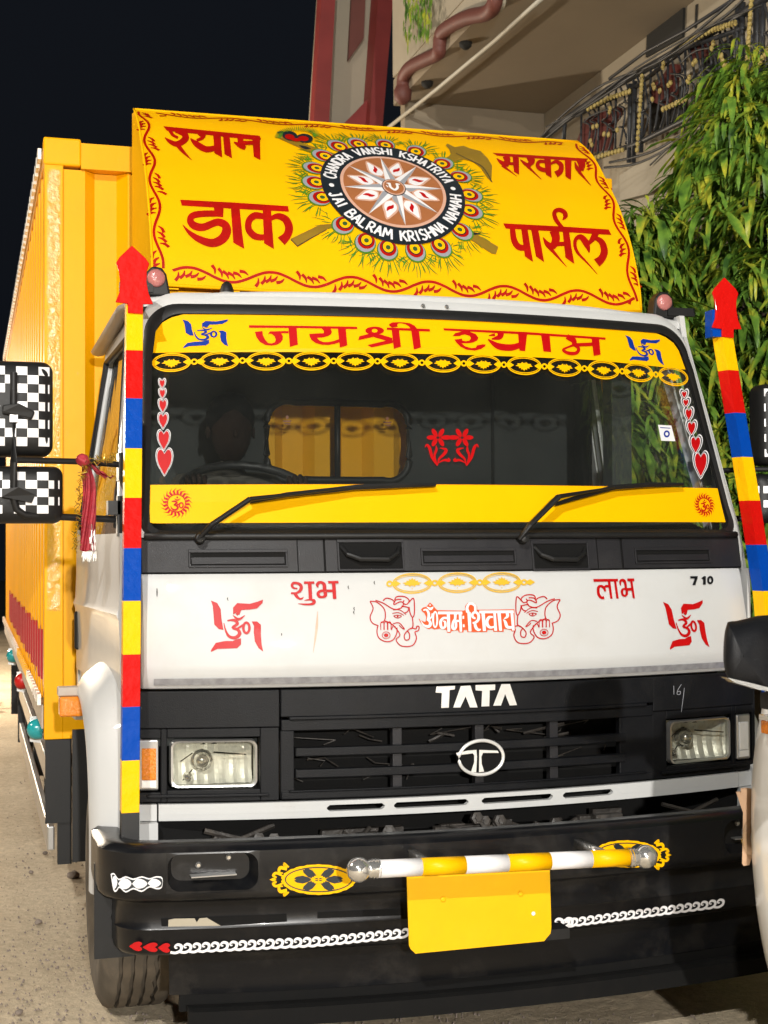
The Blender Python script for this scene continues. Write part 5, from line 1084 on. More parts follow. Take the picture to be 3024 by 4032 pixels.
# white capitals round the rim
FT = {'C': [[(1, .85), (.5, 1), (.05, .6), (.1, .2), (.5, 0), (1, .15)]], 'H': ['|0,0,0,1', '|1,0,1,1', '|0,.5,1,.5'], 'A': ['|0,0,.5,1', '|.5,1,1,0', '|.2,.38,.8,.38'], 'N': ['|0,0,0,1', '|0,1,1,0', '|1,0,1,1'], 'D': ['|0,0,0,1', [(0, 1), (.8, .85), (1, .5), (.8, .12), (0, 0)]],
      'R': ['|0,0,0,1', [(0, 1), (.8, .95), (.9, .7), (.6, .48), (0, .46)], '|.4,.46,1,0'], 'V': ['|0,1,.5,0', '|.5,0,1,1'], 'S': [[(.95, .88), (.5, 1), (.08, .78), (.3, .55), (.7, .45), (.95, .22), (.5, 0), (.05, .14)]], 'I': ['|.5,0,.5,1'], 'K': ['|0,0,0,1', '|0,.42,1,1', '|.3,.6,1,0'],
      'T': ['|0,1,1,1', '|.5,0,.5,1'], 'Y': ['|0,1,.5,.5', '|1,1,.5,.5', '|.5,.5,.5,0'], 'J': [[(.2, 1), (.85, 1)], [(.6, 1), (.6, .2), (.35, 0), (0, .2)]], 'B': ['|0,0,0,1', [(0, 1), (.8, .92), (.7, .58), (0, .52)], [(0, .52), (.95, .42), (.9, .08), (0, 0)]], 'L': ['|0,1,0,0', '|0,0,.9,0'], 'M': ['|0,0,.1,1', '|.1,1,.5,.3', '|.5,.3,.9,1', '|.9,1,1,0']}
def ringtext(D, txt, a0, a1, rb, h, flip):
    wds = {'I': .35, 'M': 1.15, ' ': .62}; tot = sum(wds.get(c, .8)+.28 for c in txt)-.28; pos = 0
    for c in txt:
        w_ = wds.get(c, .8)
        if c != ' ':
            D = Decal(VXS, 0, 0, 1, base=.0100, step=.00004, maxd=.05)
            def f(p):
                ta = R(lerp(a0, a1, (pos+p[0]*w_)/tot)); r_ = rb+h*(p[1] if not flip else 1-p[1]) if not flip else rb+h*(1-p[1]); return (WC[0]+r_*math.cos(ta), WC[1]+r_*math.sin(ta))
            for st in FT[c]:
                if isinstance(st, str): q = [float(x) for x in st[1:].split(',')]; D.stroke([f((q[0], q[1])), f((q[2], q[3]))], .0085, n=2, curve=False)
                else: D.stroke([f(p) for p in st], .0085, n=3)
            D.done('rim_letter', 'wvin', VB)
        pos += w_+.28
D = Decal(VXS, 0, 0, 1, base=.0096, step=.00002, maxd=.05); ringtext(D, 'CHANDRA VANSHI KSHATRIYA', 172, 14, .221, .046, False); ringtext(D, 'JAI BALRAM KRISHNA NAMAH', 192, 356, .221, .046, True); D.disc(*Pt(.243, 182), .010, n=14); D.done('rim_dot', 'wvin', VB); D = Decal(VXS, 0, 0, 1, base=.0096, step=.00002, maxd=.05); D.disc(*Pt(.243, 5), .010, n=14); D.done('rim_dot', 'wvin', VB)
# ---- sticker bands on the windshield
D = Decal(FXZ, base=.004, maxd=.07); hw = lambda z: lerp(1.0, .962, (z-1.62)/.58)
D.poly([(-1.0, 1.632), (-.99, 1.629), (.992, 1.632), (.990, 1.752), (0, 1.753), (-.998, 1.75)]); D.done('sticker_band', 'yel', WG, 'lower yellow windshield band')
D = Decal(FXZ, base=.004, maxd=.07)
D.poly([(-.964, 2.187), (-.952, 2.262), (-.93, 2.292), (-.90, 2.310), (-.86, 2.322), (0, 2.324), (.86, 2.323), (.90, 2.310), (.93, 2.29), (.947, 2.262), (.960, 2.190), (.55, 2.203), (0, 2.199), (-.5, 2.194)]); D.done('sticker_band', 'yel', WG, 'upper yellow windshield band')
D = Decal(FRONT, 960, 1260, .3014, base=.0062, maxd=40)    # main slogan, left half
D.poly([(68, 68), (700, 75), (1480, 88), (1483, 118), (700, 104), (68, 100)]); D.poly([(145, 155), (243, 143), (250, 200), (280, 260), (320, 300), (365, 305), (405, 290), (418, 255), (400, 210), (365, 182), (335, 178), (320, 190), (325, 165), (345, 148), (583, 143), (583, 172), (488, 172), (510, 210), (508, 255), (480, 295), (430, 322), (360, 333), (280, 325), (210, 285), (165, 225)]); D.poly([(583, 98), (690, 100), (706, 320), (602, 350)])
D.poly([(1015, 105), (1135, 112), (1150, 150), (1140, 185), (1100, 208), (1040, 225), (955, 232), (985, 265), (1040, 288), (1110, 287), (1180, 272), (1245, 248), (1248, 292), (1180, 312), (1100, 325), (1020, 322), (940, 300), (885, 260), (860, 215), (855, 182), (940, 175), (1045, 172), (1045, 140)]); D.poly([(1228, 110), (1332, 112), (1352, 330), (1255, 360)])
D.done('slogan_lettering', 'sred', WG, 'red Hindi slogan on the upper band, left part')
D = Decal(FRONT, 1400, 1250, .3014, base=.0062, maxd=40)
D.ring2(250, 172, 122, 53, 38, 25); D.poly([(50, 245), (180, 212), (330, 222), (480, 268), (480, 332), (400, 302), (230, 253), (35, 297)]); D.poly([(155, 360), (400, 302), (488, 300), (488, 332), (210, 390)]); D.poly([(410, 132), (970, 150), (973, 183), (408, 160)]); D.poly([(470, 150), (568, 165), (593, 380), (500, 410)]); D.poly([(725, 160), (828, 170), (855, 390), (762, 418)])
D.poly([(480, 130), (440, 105), (440, 85), (480, 65), (560, 60), (640, 65), (710, 75), (770, 105), (805, 148), (720, 150), (700, 115), (650, 85), (590, 72), (550, 78), (545, 105), (555, 118)])
D.done('slogan_lettering', 'sred', WG, 'red Hindi syllable in the middle of the upper band'); D = Decal(FRONT, 1400, 1250, .3014, base=.0062, maxd=40)
D.poly([(1268, 243), (1300, 205), (1380, 185), (1380, 170), (1490, 175), (1500, 190), (1570, 215), (1605, 265), (1590, 300), (1540, 325), (1470, 337), (1385, 335), (1430, 375), (1510, 400), (1570, 395), (1585, 365), (1659, 350), (1700, 352), (1690, 380), (1640, 410), (1560, 432), (1450, 420), (1370, 380), (1320, 330), (1292, 288), (1390, 275), (1395, 300), (1440, 310), (1490, 300), (1508, 270), (1490, 240), (1430, 222), (1380, 230), (1360, 243)])
D.done('slogan_lettering', 'sred', WG, 'red curled Hindi half letter starting the second slogan word')
D = Decal(FRONT, *E_, base=.0062, maxd=40)
D.poly([(408, 236), (940, 260), (1468, 297), (1466, 311), (940, 276), (412, 250)])
D.stroke([(782, 258), (776, 292), (724, 306)], [44, 36, 8]); D.stroke([(705, 284), (745, 278)], [6, 20]); D.stroke([(700, 308), (765, 352), (850, 362), (920, 342)], [8, 40, 42, 34]); D.poly([(895, 265), (955, 270), (942, 385), (905, 382)]) 
D.poly([(1045, 276), (1102, 280), (1112, 392), (1062, 387)]); D.stroke([(1215, 290), (1258, 315), (1262, 345)], [34, 36, 26]); D.stroke([(1262, 345), (1292, 368), (1275, 398), (1225, 398), (1190, 378), (1220, 360), (1262, 345)], [18, 20, 22, 22, 16, 12, 16]); D.stroke([(1262, 345), (1385, 340)], 22); D.poly([(1375, 296), (1425, 300), (1435, 408), (1390, 416)])
D.done('slogan_lettering', 'sred', WG, 'red Hindi slogan on the upper band, right half')
# holy sign with om, reused in several sizes
def swastik(surf, crop, quad, m, mh, parent, name='auspicious_sign', base=.0112):
    D = Decal(surf, *crop, base=base, step=.0001, maxd=30); D.tf = quadmap((548, 850, 890, 1190), quad)
    D.poly([(693, 945), (693, 900), (720, 870), (800, 875), (850, 862), (888, 848), (885, 870), (850, 905), (800, 913), (748, 915), (733, 948), (715, 932)]); D.poly([(815, 990), (850, 990), (875, 1012), (875, 1080), (880, 1140), (890, 1187), (860, 1165), (835, 1120), (828, 1060), (830, 1020)])
    D.poly([(745, 1100), (745, 1140), (720, 1165), (640, 1168), (590, 1170), (548, 1190), (548, 1178), (580, 1130), (640, 1118), (690, 1118), (710, 1108)]); D.poly([(548, 853), (590, 870), (612, 910), (618, 980), (630, 1045), (600, 1040), (570, 1010), (565, 940), (560, 890)])
    D.stroke([(655, 985), (700, 982), (722, 1005), (690, 1030), (725, 1045), (735, 1072), (708, 1096), (668, 1088), (645, 1050), (633, 1000)], [8, 18, 20, 16, 20, 24, 22, 18, 12, 5]); D.stroke([(715, 1040), (745, 1022), (770, 1004)], [10, 14, 10]); D.ring(780, 1032, 20, 34, 17, 20); D.stroke([(692, 950), (730, 976), (770, 950)], [4, 18, 4]); D.poly([(722, 930), (736, 940), (722, 952), (708, 940)])
    return D.done(name, m, parent)
swastik(FRONT, F_, [(548, 850), (890, 850), (890, 1190), (548, 1190)], 'sred', None, FP); swastik(FRONT, H_, [(802, 1075), (1128, 1065), (1182, 1452), (860, 1470)], 'sred', None, FP)
swastik(FRONT, D_, [(362, 178), (662, 178), (662, 355), (368, 366)], 'blue', None, WG, base=.0062); swastik(FRONT, (2324, 600, .4522), [(305, 1588), (608, 1630), (645, 1855), (345, 1812)], 'blue', None, WG, base=.0062)
def om(D, cx, cy, k):
    f = lambda x, y: (cx+(x-722)*k, cy+(y-1020)*k); D.stroke([f(655, 985), f(700, 982), f(722, 1005), f(690, 1030), f(725, 1045), f(735, 1072), f(708, 1096), f(668, 1088), f(645, 1050)], [12*k, 22*k, 24*k, 20*k, 24*k, 26*k, 24*k, 20*k, 8*k]); D.stroke([f(715, 1040), f(745, 1022), f(770, 1004)], 14*k); D.ring(*f(780, 1036), 24*k, 34*k, 18*k, 18); D.stroke([f(692, 945), f(730, 968), f(770, 945)], [4*k, 18*k, 4*k]); D.disc(*f(728, 930), 12*k, n=8)
def sunom(crop, cx, cy, rx, ry, sh=0):
    D = Decal(FRONT, *crop, base=.0062, step=.00008, maxd=40); D.tf = lambda p: (cx+p[0]*rx+p[1]*sh, cy+p[1]*ry)
    for k in range(20):
        a = 2*math.pi*k/20; c, s_ = math.cos(a), math.sin(a); c2, s2 = math.cos(a+.16), math.sin(a+.16); c3, s3 = math.cos(a+.34), math.sin(a+.34)
        D.poly([(.60*c, .60*s_), (.80*c, .80*s_), (1.0*c3, 1.0*s3), (.80*c2, .80*s2), (.60*math.cos(a+.24), .60*math.sin(a+.24))])
    D.ring(0, 0, .56, .56, .06, 30); om(D, 0.02, .06, .0048); D.done('sun_sticker', 'sred', WG)
sunom(F_, 323, 217, 106, 102); sunom(H_, 1140, 287, 88, 104, 10)
# yellow oval garland on the glass and golden one on the panel
LEAF = [(0, -1), (.12, -.62), (.34, -.78), (.32, -.42), (.62, -.5), (.56, -.22), (1, -.12), (.72, .12), (.8, .32), (.42, .30), (.2, .62), (.1, .32), (0, .5), (-.1, .32), (-.2, .62), (-.42, .30), (-.8, .32), (-.72, .12), (-1, -.12), (-.56, -.22), (-.62, -.5), (-.32, -.42), (-.34, -.78), (-.12, -.62)]
def garland(name, C, rx, ry, m, parent, up_=False, base=.0062, ends=True):
    D = Decal(FRONT, 0, 0, 1, base=base, step=.00004, maxd=40)
    for i, (x, y) in enumerate(C):
        nx = C[min(i+1, len(C)-1)]; pv = C[max(i-1, 0)]; sl = (nx[1]-pv[1])/max(1, nx[0]-pv[0]); w_ = (nx[0]-pv[0])/(2 if 0 < i < len(C)-1 else 1)/176*1.0; w_ = min(1.02, w_)
        D.tf = lambda p: (x+p[0]*w_, y+p[1]+p[0]*sl)
        D.ring(0, 0, rx, ry, 5, 36); D.ring(0, 0, rx*.91, ry*.82, 3, 36)
        sg = 1 if up_ else -1; D.poly([(a*38, b*23*sg) for a, b in LEAF]); D.stroke([(0, 18*sg), (0, 22*sg)], 3, curve=False) if up_ else None
        for q in ((-1, 1) if i in (0,) else (1,)):
            if q == 1 and i == len(C)-1 and not up_: continue
            D.ring(q*88, 0, 9.5, 9, 7, 18); D.poly([(q*(88-10), -5), (q*(88-24), -12), (q*(88-44), 0), (q*(88-24), 12), (q*(88-10), 5)]); D.poly([(q*(88+10), -5), (q*(88+24), -12), (q*(88+44), 0), (q*(88+24), 12), (q*(88+10), 5)]) if not (i == len(C)-1 and not up_) and q == 1 else None
    return D.done(name, m, parent)
garland('oval_garland', [(675, 1427), (865, 1421), (1048, 1421), (1226, 1421), (1399, 1421), (1575, 1426), (1744, 1429), (1904, 1433), (2064, 1439), (2223, 1446), (2377, 1456), (2514, 1466), (2651, 1482)], 73, 35, 'yel', WG)
garland('golden_garland', [(1623, 2297), (1801, 2294), (1976, 2293)], 75, 38, 'gold', FP, True, base=.0112)
# hearts down both edges of the glass
def heart(cx, cy, w_, h_): return [(cx, cy-h_*.30), (cx+w_*.22, cy-h_*.48), (cx+w_*.42, cy-h_*.42), (cx+w_*.5, cy-h_*.2), (cx+w_*.40, cy+h_*.1), (cx+w_*.2, cy+h_*.32), (cx, cy+h_*.52), (cx-w_*.2, cy+h_*.32), (cx-w_*.40, cy+h_*.1), (cx-w_*.5, cy-h_*.2), (cx-w_*.42, cy-h_*.42), (cx-w_*.22, cy-h_*.48)]
def hearts(crop, H):
    for nm, m, e, b in (('heart_border', 'wvin', 46, .0058), ('heart_border', 'black2', 30, .0066), ('heart_border', 'wvin', 12, .0074), ('red_heart', 'sred', 0, .0082)):
        D = Decal(FRONT, *crop, base=b, step=.00004, maxd=40)
        for (x, y, w_, h_) in H: D.poly(heart(x, y, w_+e*.9, h_+e*1.1), 2)
        D.done(nm, m, WG)
hearts((200, 1200, .3165), [(1385, 980, 62, 95), (1388, 1105, 66, 100), (1393, 1255, 88, 145), (1397, 1442, 104, 170), (1405, 1680, 134, 225), (1414, 1950, 182, 310)])
hearts((2524, 1400, .4975), [(342, 308, 36, 48), (355, 373, 40, 50), (378, 465, 48, 84), (400, 575, 58, 96), (433, 705, 72, 120), (473, 860, 92, 180)])
# flowers, toll tag
D = Decal(FRONT, *E_, base=.0055, maxd=40)
for cx in (372, 530):
    for k in range(6):
        a = R(60*k+(0 if cx < 450 else 180)); D.disc(cx+math.cos(a)*(44 if k else 56), 950+math.sin(a)*36, 30 if k else 38, 15, 14, a)
    D.ring(cx, 951, 13, 11, 5, 14)
for sx, x0 in ((1, 0), (-1, 926)):
    f = lambda L_: [(x0+sx*x, y) for x, y in L_]
    D.stroke(f([(288, 1015), (300, 998), (318, 1020), (335, 1080), (368, 1135)]), [5, 14, 20, 18, 6]); D.stroke(f([(360, 1002), (362, 1030), (350, 1070), (366, 1125)]), [4, 16, 14, 5]); D.stroke(f([(385, 1018), (425, 1030), (410, 1060), (380, 1090), (370, 1130)]), [4, 20, 20, 14, 5]); D.stroke(f([(372, 1118), (410, 1098), (446, 1100), (438, 1082)]), [4, 14, 18, 4])
D.done('flower_sticker', 'sred', WG)
D = Decal(FRONT, *(2524, 1400, .4975), base=.0055); D.poly([(134, 548), (240, 554), (272, 678), (160, 674)]); D.done('toll_tag', 'wvin', WG)
D = Decal(FRONT, *(2524, 1400, .4975), base=.0062); D.disc(204, 620, 24, 28); D.poly([(150, 566), (232, 572), (234, 578), (151, 573)]); D.done('toll_tag_mark', 'blue', WG)
D = Decal(FRONT, *(2524, 1400, .4975), base=.0068); D.disc(204, 620, 12, 14); D.done('toll_tag_mark', 'wvin', WG)
# ---- front panel lettering
D = Decal(FRONT, *F_, base=.0112)
D = Decal(FRONT, 1130, 2270, .1326, base=.0112)
D.stroke([(310, 355), (200, 340), (150, 270), (190, 200), (290, 195), (390, 240), (425, 330), (380, 430), (270, 490), (120, 495)], [40, 60, 80, 80, 80, 90, 100, 90, 60, 60]); D.stroke([(240, 500), (300, 600), (380, 660), (450, 650), (495, 600)], [110, 90, 60, 50, 6]); D.poly([(505, 145), (808, 143), (815, 215), (505, 218)]); D.poly([(620, 212), (730, 212), (752, 690), (650, 690)]); D.stroke([(510, 715), (600, 695), (720, 690), (800, 720), (790, 790), (680, 825), (520, 825), (330, 805)], [10, 40, 50, 100, 90, 60, 50, 15])
D.stroke([(920, 320), (900, 240), (950, 180), (1030, 180), (1100, 230), (1115, 330), (1120, 430)], [40, 90, 90, 80, 100, 110, 110]); D.stroke([(1120, 420), (1000, 430), (925, 500), (960, 590), (1060, 610), (1140, 560), (1130, 440)], [70, 80, 95, 80, 70, 100, 110]); D.poly([(1180, 385), (1350, 385), (1350, 462), (1180, 462)]); D.poly([(1222, 133), (1525, 128), (1532, 205), (1225, 207)]); D.poly([(1335, 203), (1440, 203), (1468, 662), (1365, 662)])
D.done('blessing_word', 'sred', FP, 'left red Hindi word on the white panel')
D = Decal(FRONT, *H_, base=.0112)
D = Decal(FRONT, 2320, 2260, .1206, base=.0112)
D.poly([(135, 165), (935, 155), (942, 240), (150, 255)]); D.poly([(605, 238), (690, 240), (765, 805), (690, 803)]); D.poly([(810, 236), (885, 238), (965, 800), (888, 800)]); D.stroke([(490, 770), (400, 775), (320, 680), (295, 560), (310, 430), (380, 395), (450, 420), (510, 500), (515, 570)], [110, 80, 90, 90, 90, 80, 80, 70, 65]); D.stroke([(490, 470), (540, 400), (650, 400)], [60, 80, 80])
D.stroke([(1030, 380), (1015, 260), (1070, 200), (1150, 230), (1190, 350), (1200, 500)], [20, 70, 90, 90, 75, 80]); D.stroke([(1200, 490), (1100, 500), (1070, 590), (1110, 690), (1180, 710), (1230, 650), (1220, 500)], [60, 70, 80, 70, 70, 80, 80]); D.poly([(1230, 460), (1400, 445), (1400, 540), (1250, 548)]); D.poly([(1243, 148), (1465, 145), (1478, 232), (1258, 235)]); D.poly([(1340, 233), (1415, 233), (1495, 790), (1425, 785)])
D.done('blessing_word', 'sred', FP, 'right red Hindi word on the white panel')
D = Decal(FRONT, *G_, base=.0106)
D = Decal(FRONT, 1640, 2350, .2411, base=.0106)
D.poly([(32, 352), (80, 385), (130, 410), (150, 400), (160, 330), (130, 265), (95, 240), (75, 205), (110, 172), (160, 162), (220, 92), (265, 130), (310, 190), (340, 218), (545, 222), (770, 225), (795, 215), (795, 150), (830, 105), (890, 85), (955, 110), (990, 160), (990, 210), (1200, 210), (1598, 203), (1605, 380), (1620, 565), (1548, 562), (1540, 540), (1425, 520), (1425, 570), (1255, 570), (1250, 540), (1160, 540), (1155, 575), (940, 575), (830, 575), (825, 540), (775, 540), (765, 580), (690, 580), (680, 545), (570, 560), (560, 588), (500, 585), (490, 540), (380, 520), (290, 535), (250, 510), (200, 530), (130, 490), (60, 410)])
D.done('prayer_plate', 'orng', FP, 'orange backing of the white prayer lettering')
D = Decal(FRONT, *G_, base=.0120, step=.0001)
D = Decal(FRONT, 1640, 2350, .2411, base=.0122, step=.00008)
D.stroke([(110, 220), (160, 210), (195, 260), (200, 320), (180, 390)], [20, 30, 40, 40, 35]); D.stroke([(180, 385), (215, 400), (225, 450), (190, 485), (120, 460), (60, 370)], [20, 40, 50, 45, 25, 5]); D.stroke([(210, 370), (250, 320), (260, 270)], 25); D.ring(305, 370, 34, 125, 30, 24); D.stroke([(165, 160), (230, 198), (275, 160)], [6, 45, 6]); D.disc(222, 135, 12)
D.poly([(350, 240), (745, 240), (750, 285), (350, 285)]); D.poly([(495, 283), (545, 283), (552, 570), (505, 570)]); D.stroke([(500, 347), (440, 347), (395, 400), (400, 480), (430, 510), (470, 480), (465, 410), (430, 395)], [36, 38, 45, 45, 35, 40, 35, 10])
D.stroke([(635, 283), (630, 360), (600, 410), (590, 500), (620, 530), (645, 480), (640, 385)], [45, 40, 40, 45, 35, 40, 40]); D.poly([(640, 375), (715, 375), (715, 410), (640, 410)]); D.poly([(690, 283), (735, 283), (745, 568), (705, 570)]); D.poly([(750, 310), (778, 310), (778, 360), (750, 360)]); D.poly([(755, 450), (785, 450), (788, 495), (758, 495)])
D.poly([(830, 250), (885, 250), (898, 565), (850, 565)]); D.stroke([(840, 250), (825, 190), (850, 125), (900, 110), (955, 150), (960, 230)], [60, 45, 40, 40, 40, 40]); D.stroke([(965, 355), (920, 330), (915, 280), (960, 250), (1010, 290), (1010, 370), (960, 420), (915, 425)], [25, 40, 40, 40, 45, 45, 40, 25]); D.stroke([(950, 420), (970, 500), (1010, 540), (1050, 530)], [40, 50, 40, 25])
D.poly([(1025, 225), (1585, 220), (1590, 265), (1025, 270)]); D.poly([(1060, 268), (1115, 268), (1135, 558), (1085, 560)]); D.poly([(1255, 264), (1295, 264), (1318, 555), (1270, 555)]); D.stroke([(1250, 330), (1185, 335), (1150, 400), (1165, 470), (1210, 500), (1270, 490)], [25, 45, 50, 50, 40, 30]); D.poly([(1320, 264), (1375, 264), (1398, 555), (1350, 555)]); D.poly([(1535, 262), (1580, 262), (1605, 550), (1560, 550)]); D.stroke([(1480, 264), (1485, 320), (1430, 360)], [50, 45, 15]); D.stroke([(1415, 370), (1450, 410), (1480, 490), (1560, 500)], [10, 45, 50, 40])
D.done('prayer_lettering', 'wvin', FP)
D = Decal(FRONT, *G_, base=.0110, step=.0001)      # line drawings of the elephant headed deity, mirrored pair
def ganesh(fx):
    w = 7; S = lambda P, ww=w: D.stroke([fx(p) for p in P], ww, n=4)
    S([(95, 858), (140, 865), (185, 905), (195, 950), (188, 985), (165, 1000)]); S([(95, 860), (115, 905), (95, 960), (110, 1000), (150, 1018)]); S([(130, 852), (180, 870), (250, 910), (300, 900), (312, 870), (290, 862), (250, 880), (262, 850), (300, 845)])
    S([(180, 855), (200, 838), (235, 845), (258, 865)]); S([(255, 850), (270, 828), (320, 828), (350, 852), (335, 878), (310, 870), (318, 852)]); S([(345, 870), (378, 838), (385, 900), (382, 950), (370, 962), (355, 930), (350, 895)]); S([(300, 890), (345, 900), (340, 925), (320, 935)])
    S([(245, 915), (290, 915), (330, 945)], 5); S([(240, 938), (280, 932), (315, 950)], 5); S([(248, 955), (272, 948), (300, 955), (275, 968), (250, 956)], 5); D.disc(*fx((275, 957)), 6, n=10)
    S([(245, 1005), (285, 1000), (320, 1040), (300, 1030), (285, 1015)], 6); S([(188, 985), (240, 1010), (290, 1075), (265, 1110), (300, 1150), (370, 1148), (398, 1100), (388, 1060), (410, 1050), (415, 1025), (400, 1022), (395, 1038), (360, 1035), (320, 1075), (325, 1110), (350, 1105), (352, 1070), (335, 1050)])
    S([(372, 965), (375, 1020), (360, 1040)]); S([(145, 1020), (140, 1060), (155, 1100), (200, 1122), (245, 1110), (270, 1065), (270, 1030)])
    for x in (165, 188, 212): S([(x, 1045), (x, 1000), (x+12, 992), (x+20, 1005), (x+20, 1045)], 5)
    S([(235, 1045), (245, 1020), (262, 1025)], 5); D.ring(*fx((200, 1080)), 26, 22, 4, 20); D.disc(*fx((200, 1080)), 15, 12, 14)
ganesh(lambda p: p); D.done('deity_drawing', 'sred', FP, 'left red line drawing of an elephant headed deity'); D = Decal(FRONT, *G_, base=.0110, step=.0001); ganesh(lambda p: (1432-p[0]*1.0+ (0), p[1]-10-(p[1]-830)*.03)); D.done('deity_drawing', 'sred', FP, 'right, mirrored red line drawing of an elephant headed deity')
D = Decal(FRONT, *F_, base=.0108); D.stroke([(1245, 925), (1238, 1040), (1216, 1195)], [4, 16, 2]); D.done('red_scrape', 'pink', FP)
D = Decal(FRONT, *F_, base=.0108)
for (x, y) in ((1618, 735), (1448, 765), (1486, 905), (660, 842), (1484, 930)): D.stroke([(x, y-9), (x-4, y), (x+2, y+14)], [3, 6, 2])
D.disc(196, 800, 4, 30, 10); D.disc(1010+0, 1075, 3, 10, 8); D.done('paint_chip', 'greasy', FP)
g = G()
for P in ([(1025, 868), (1086, 868), (1084, 886), (1066, 940), (1042, 940), (1062, 888), (1026, 886)], [(1116, 884), (1136, 868), (1152, 868), (1152, 936), (1128, 938), (1130, 894)]): relief(g, FRONT, H_, P, .006, .012)
c0 = [(1188+26*math.cos(t), 900+34*math.sin(t)) for t in [2*math.pi*i/22 for i in range(22)]]; c1 = [(1188+9*math.cos(t), 900+18*math.sin(t)) for t in [2*math.pi*i/22 for i in range(22)]]
n = 22; PP = [FRONT.pt(H_[0]+p[0]*H_[2], H_[1]+p[1]*H_[2], h) for h in (.012,) for p in c0+c1]+[FRONT.pt(H_[0]+p[0]*H_[2], H_[1]+p[1]*H_[2], .006) for p in c0+c1]
g.add(PP, [(i, (i+1) % n, n+(i+1) % n, n+i) for i in range(n)]+[(i, (i+1) % n, 2*n+(i+1) % n, 2*n+i) for i in range(n)]+[(n+i, n+(i+1) % n, 3*n+(i+1) % n, 3*n+i) for i in range(n)])
g.obj('model_numeral', 'black', FP)
D = Decal(FRONT, *K_, base=.0145); D.stroke([(975, 185), (976, 248)], 4, curve=False); D.stroke([(1030, 175), (1005, 215), (1000, 245), (1020, 246), (1022, 225), (1004, 228)], 4); D.stroke([(1052, 200), (1045, 260), (1030, 375)], [3, 4, 2]); D.done('scratched_number', 'grim', T)
# ---- bumper stickers
D = Decal(BF0, *L_, base=.003, step=.0002)
for x0, x1, y in ((140, 188, 455), (188, 278, 460), (278, 385, 462), (385, 476, 458)):
    pass
D.poly([(142, 400), (165, 395), (195, 432), (240, 415), (290, 430), (345, 415), (395, 428), (440, 415), (480, 425), (476, 490), (440, 500), (395, 488), (345, 518), (290, 500), (240, 522), (200, 490), (180, 515), (160, 505)], 3); D.done('petal_sticker', 'wvin', BU)
D = Decal(BF0, *L_, base=.0042, step=.0002); D.poly([(150, 408), (165, 405), (196, 442), (240, 424), (290, 440), (345, 424), (392, 437), (440, 424), (478, 435), (474, 482), (440, 490), (392, 480), (345, 508), (290, 490), (240, 512), (200, 480), (180, 503), (165, 497)], 3); D.done('petal_sticker', 'black2', BU)
D = Decal(BF0, *L_, base=.0054, step=.0002)
for cx, cy, rx, ry in ((168, 455, 18, 42), (235, 464, 44, 36), (332, 464, 50, 32), (428, 460, 44, 28)): D.poly([(cx-rx, cy), (cx-rx*.5, cy-ry*.85), (cx, cy-ry), (cx+rx*.6, cy-ry*.7), (cx+rx, cy), (cx+rx*.6, cy+ry*.7), (cx, cy+ry), (cx-rx*.5, cy+ry*.85)], 2)
D.done('petal_sticker', 'wvin', BU)
def oval(crop, cx, cy, k, fl, sk):
    tf = lambda p: (cx+fl*p[0]*k, cy+p[1]*k+fl*p[0]*sk)
    D = Decal(BF0, *crop, base=.003, step=.00015); D.tf = tf; P = []
    for i in range(60): t = 2*math.pi*i/60; s_ = 1+.045*abs(math.sin(t*11)); P.append((275*math.cos(t)*s_, 112*math.sin(t)*s_))
    D.poly(P)
    for q in (-1, 1):
        D.stroke([(-240, q*80), (-290, q*90), (-300, q*55), (-270, q*50)], [24, 26, 18, 8]); D.stroke([(-225, q*95), (-262, q*118), (-240, q*92)], [10, 26, 10]); D.stroke([(-260, q*20), (-320, q*50), (-345, q*30), (-322, q*18), (-350, q*4)], [10, 20, 18, 12, 6])
    D.poly([(-372, 0), (-345, -14), (-320, 0), (-345, 14)]); D.done('oval_sticker', 'yel', BU)
    D = Decal(BF0, *crop, base=.0042, step=.00015); D.tf = tf; D.ring(0, 0, 252, 92, 9, 44); 
    for a, L in ((180, 1.15), (232, .92), (308, .92), (0, 1.15), (52, .92), (128, .92)):
        t = R(a); c, s_ = math.cos(t), math.sin(t)*.55; cc = Vector((c*95*L, s_*95*L)); u_ = Vector((c, s_)).normalized(); n_ = Vector((-u_.y, u_.x)); f = lambda p, q: tuple(cc+u_*p+n_*q); h_ = 30
        D.poly([f(-62, 0), f(-30, h_*.6), f(10, h_), f(58, h_*.75), f(76, 8), f(62, 0), f(76, -8), f(58, -h_*.75), f(10, -h_), f(-30, -h_*.6)])
    D.done('oval_sticker_flower', 'black2', BU)
    D = Decal(BF0, *crop, base=.0052, step=.00015); D.tf = tf; D.ring(0, 0, 42, 21, 16, 24)
    for i in range(12): t = 2*math.pi*i/12; D.disc(50*math.cos(t), 25*math.sin(t), 8, n=8)
    D.done('oval_sticker_heart', 'yel', BU)
oval(L_, 1500, 437, .86, 1, 0); oval(N_, 640, 300, .86, -1, .02)
def waves(crop, P0, P1, n, h_, parent):
    D = Decal(BF1, *crop, base=.003, step=.00006)
    for i in range(n):
        t = i/(n-.001); x, y = lerp(P0[0], P1[0], t), lerp(P0[1], P1[1], t); s_ = (P1[0]-P0[0])/n; k = s_/62; e = (P1[1]-P0[1])/(P1[0]-P0[0])
        D.tf = lambda p: (x+p[0]*k, y+p[1]*k*h_+p[0]*k*e)
        D.stroke([(-8, 22), (28, 28), (62, 12), (66, -16), (42, -27), (24, -16), (28, -4), (40, -5)], [16, 18, 18, 20, 18, 13, 10, 8], n=4)
    return D.done('wave_sticker', 'wvin', parent)
waves(L_, (540, 890), (1500, 842), 16, 1, BU); waves(M_, (10, 842), (590, 785), 10, 1, BU); waves(M_, (1530, 725), (1659, 717), 2, 1, BU); waves(N_, (150, 808), (1330, 655), 20.6.__int__(), 1, BU)
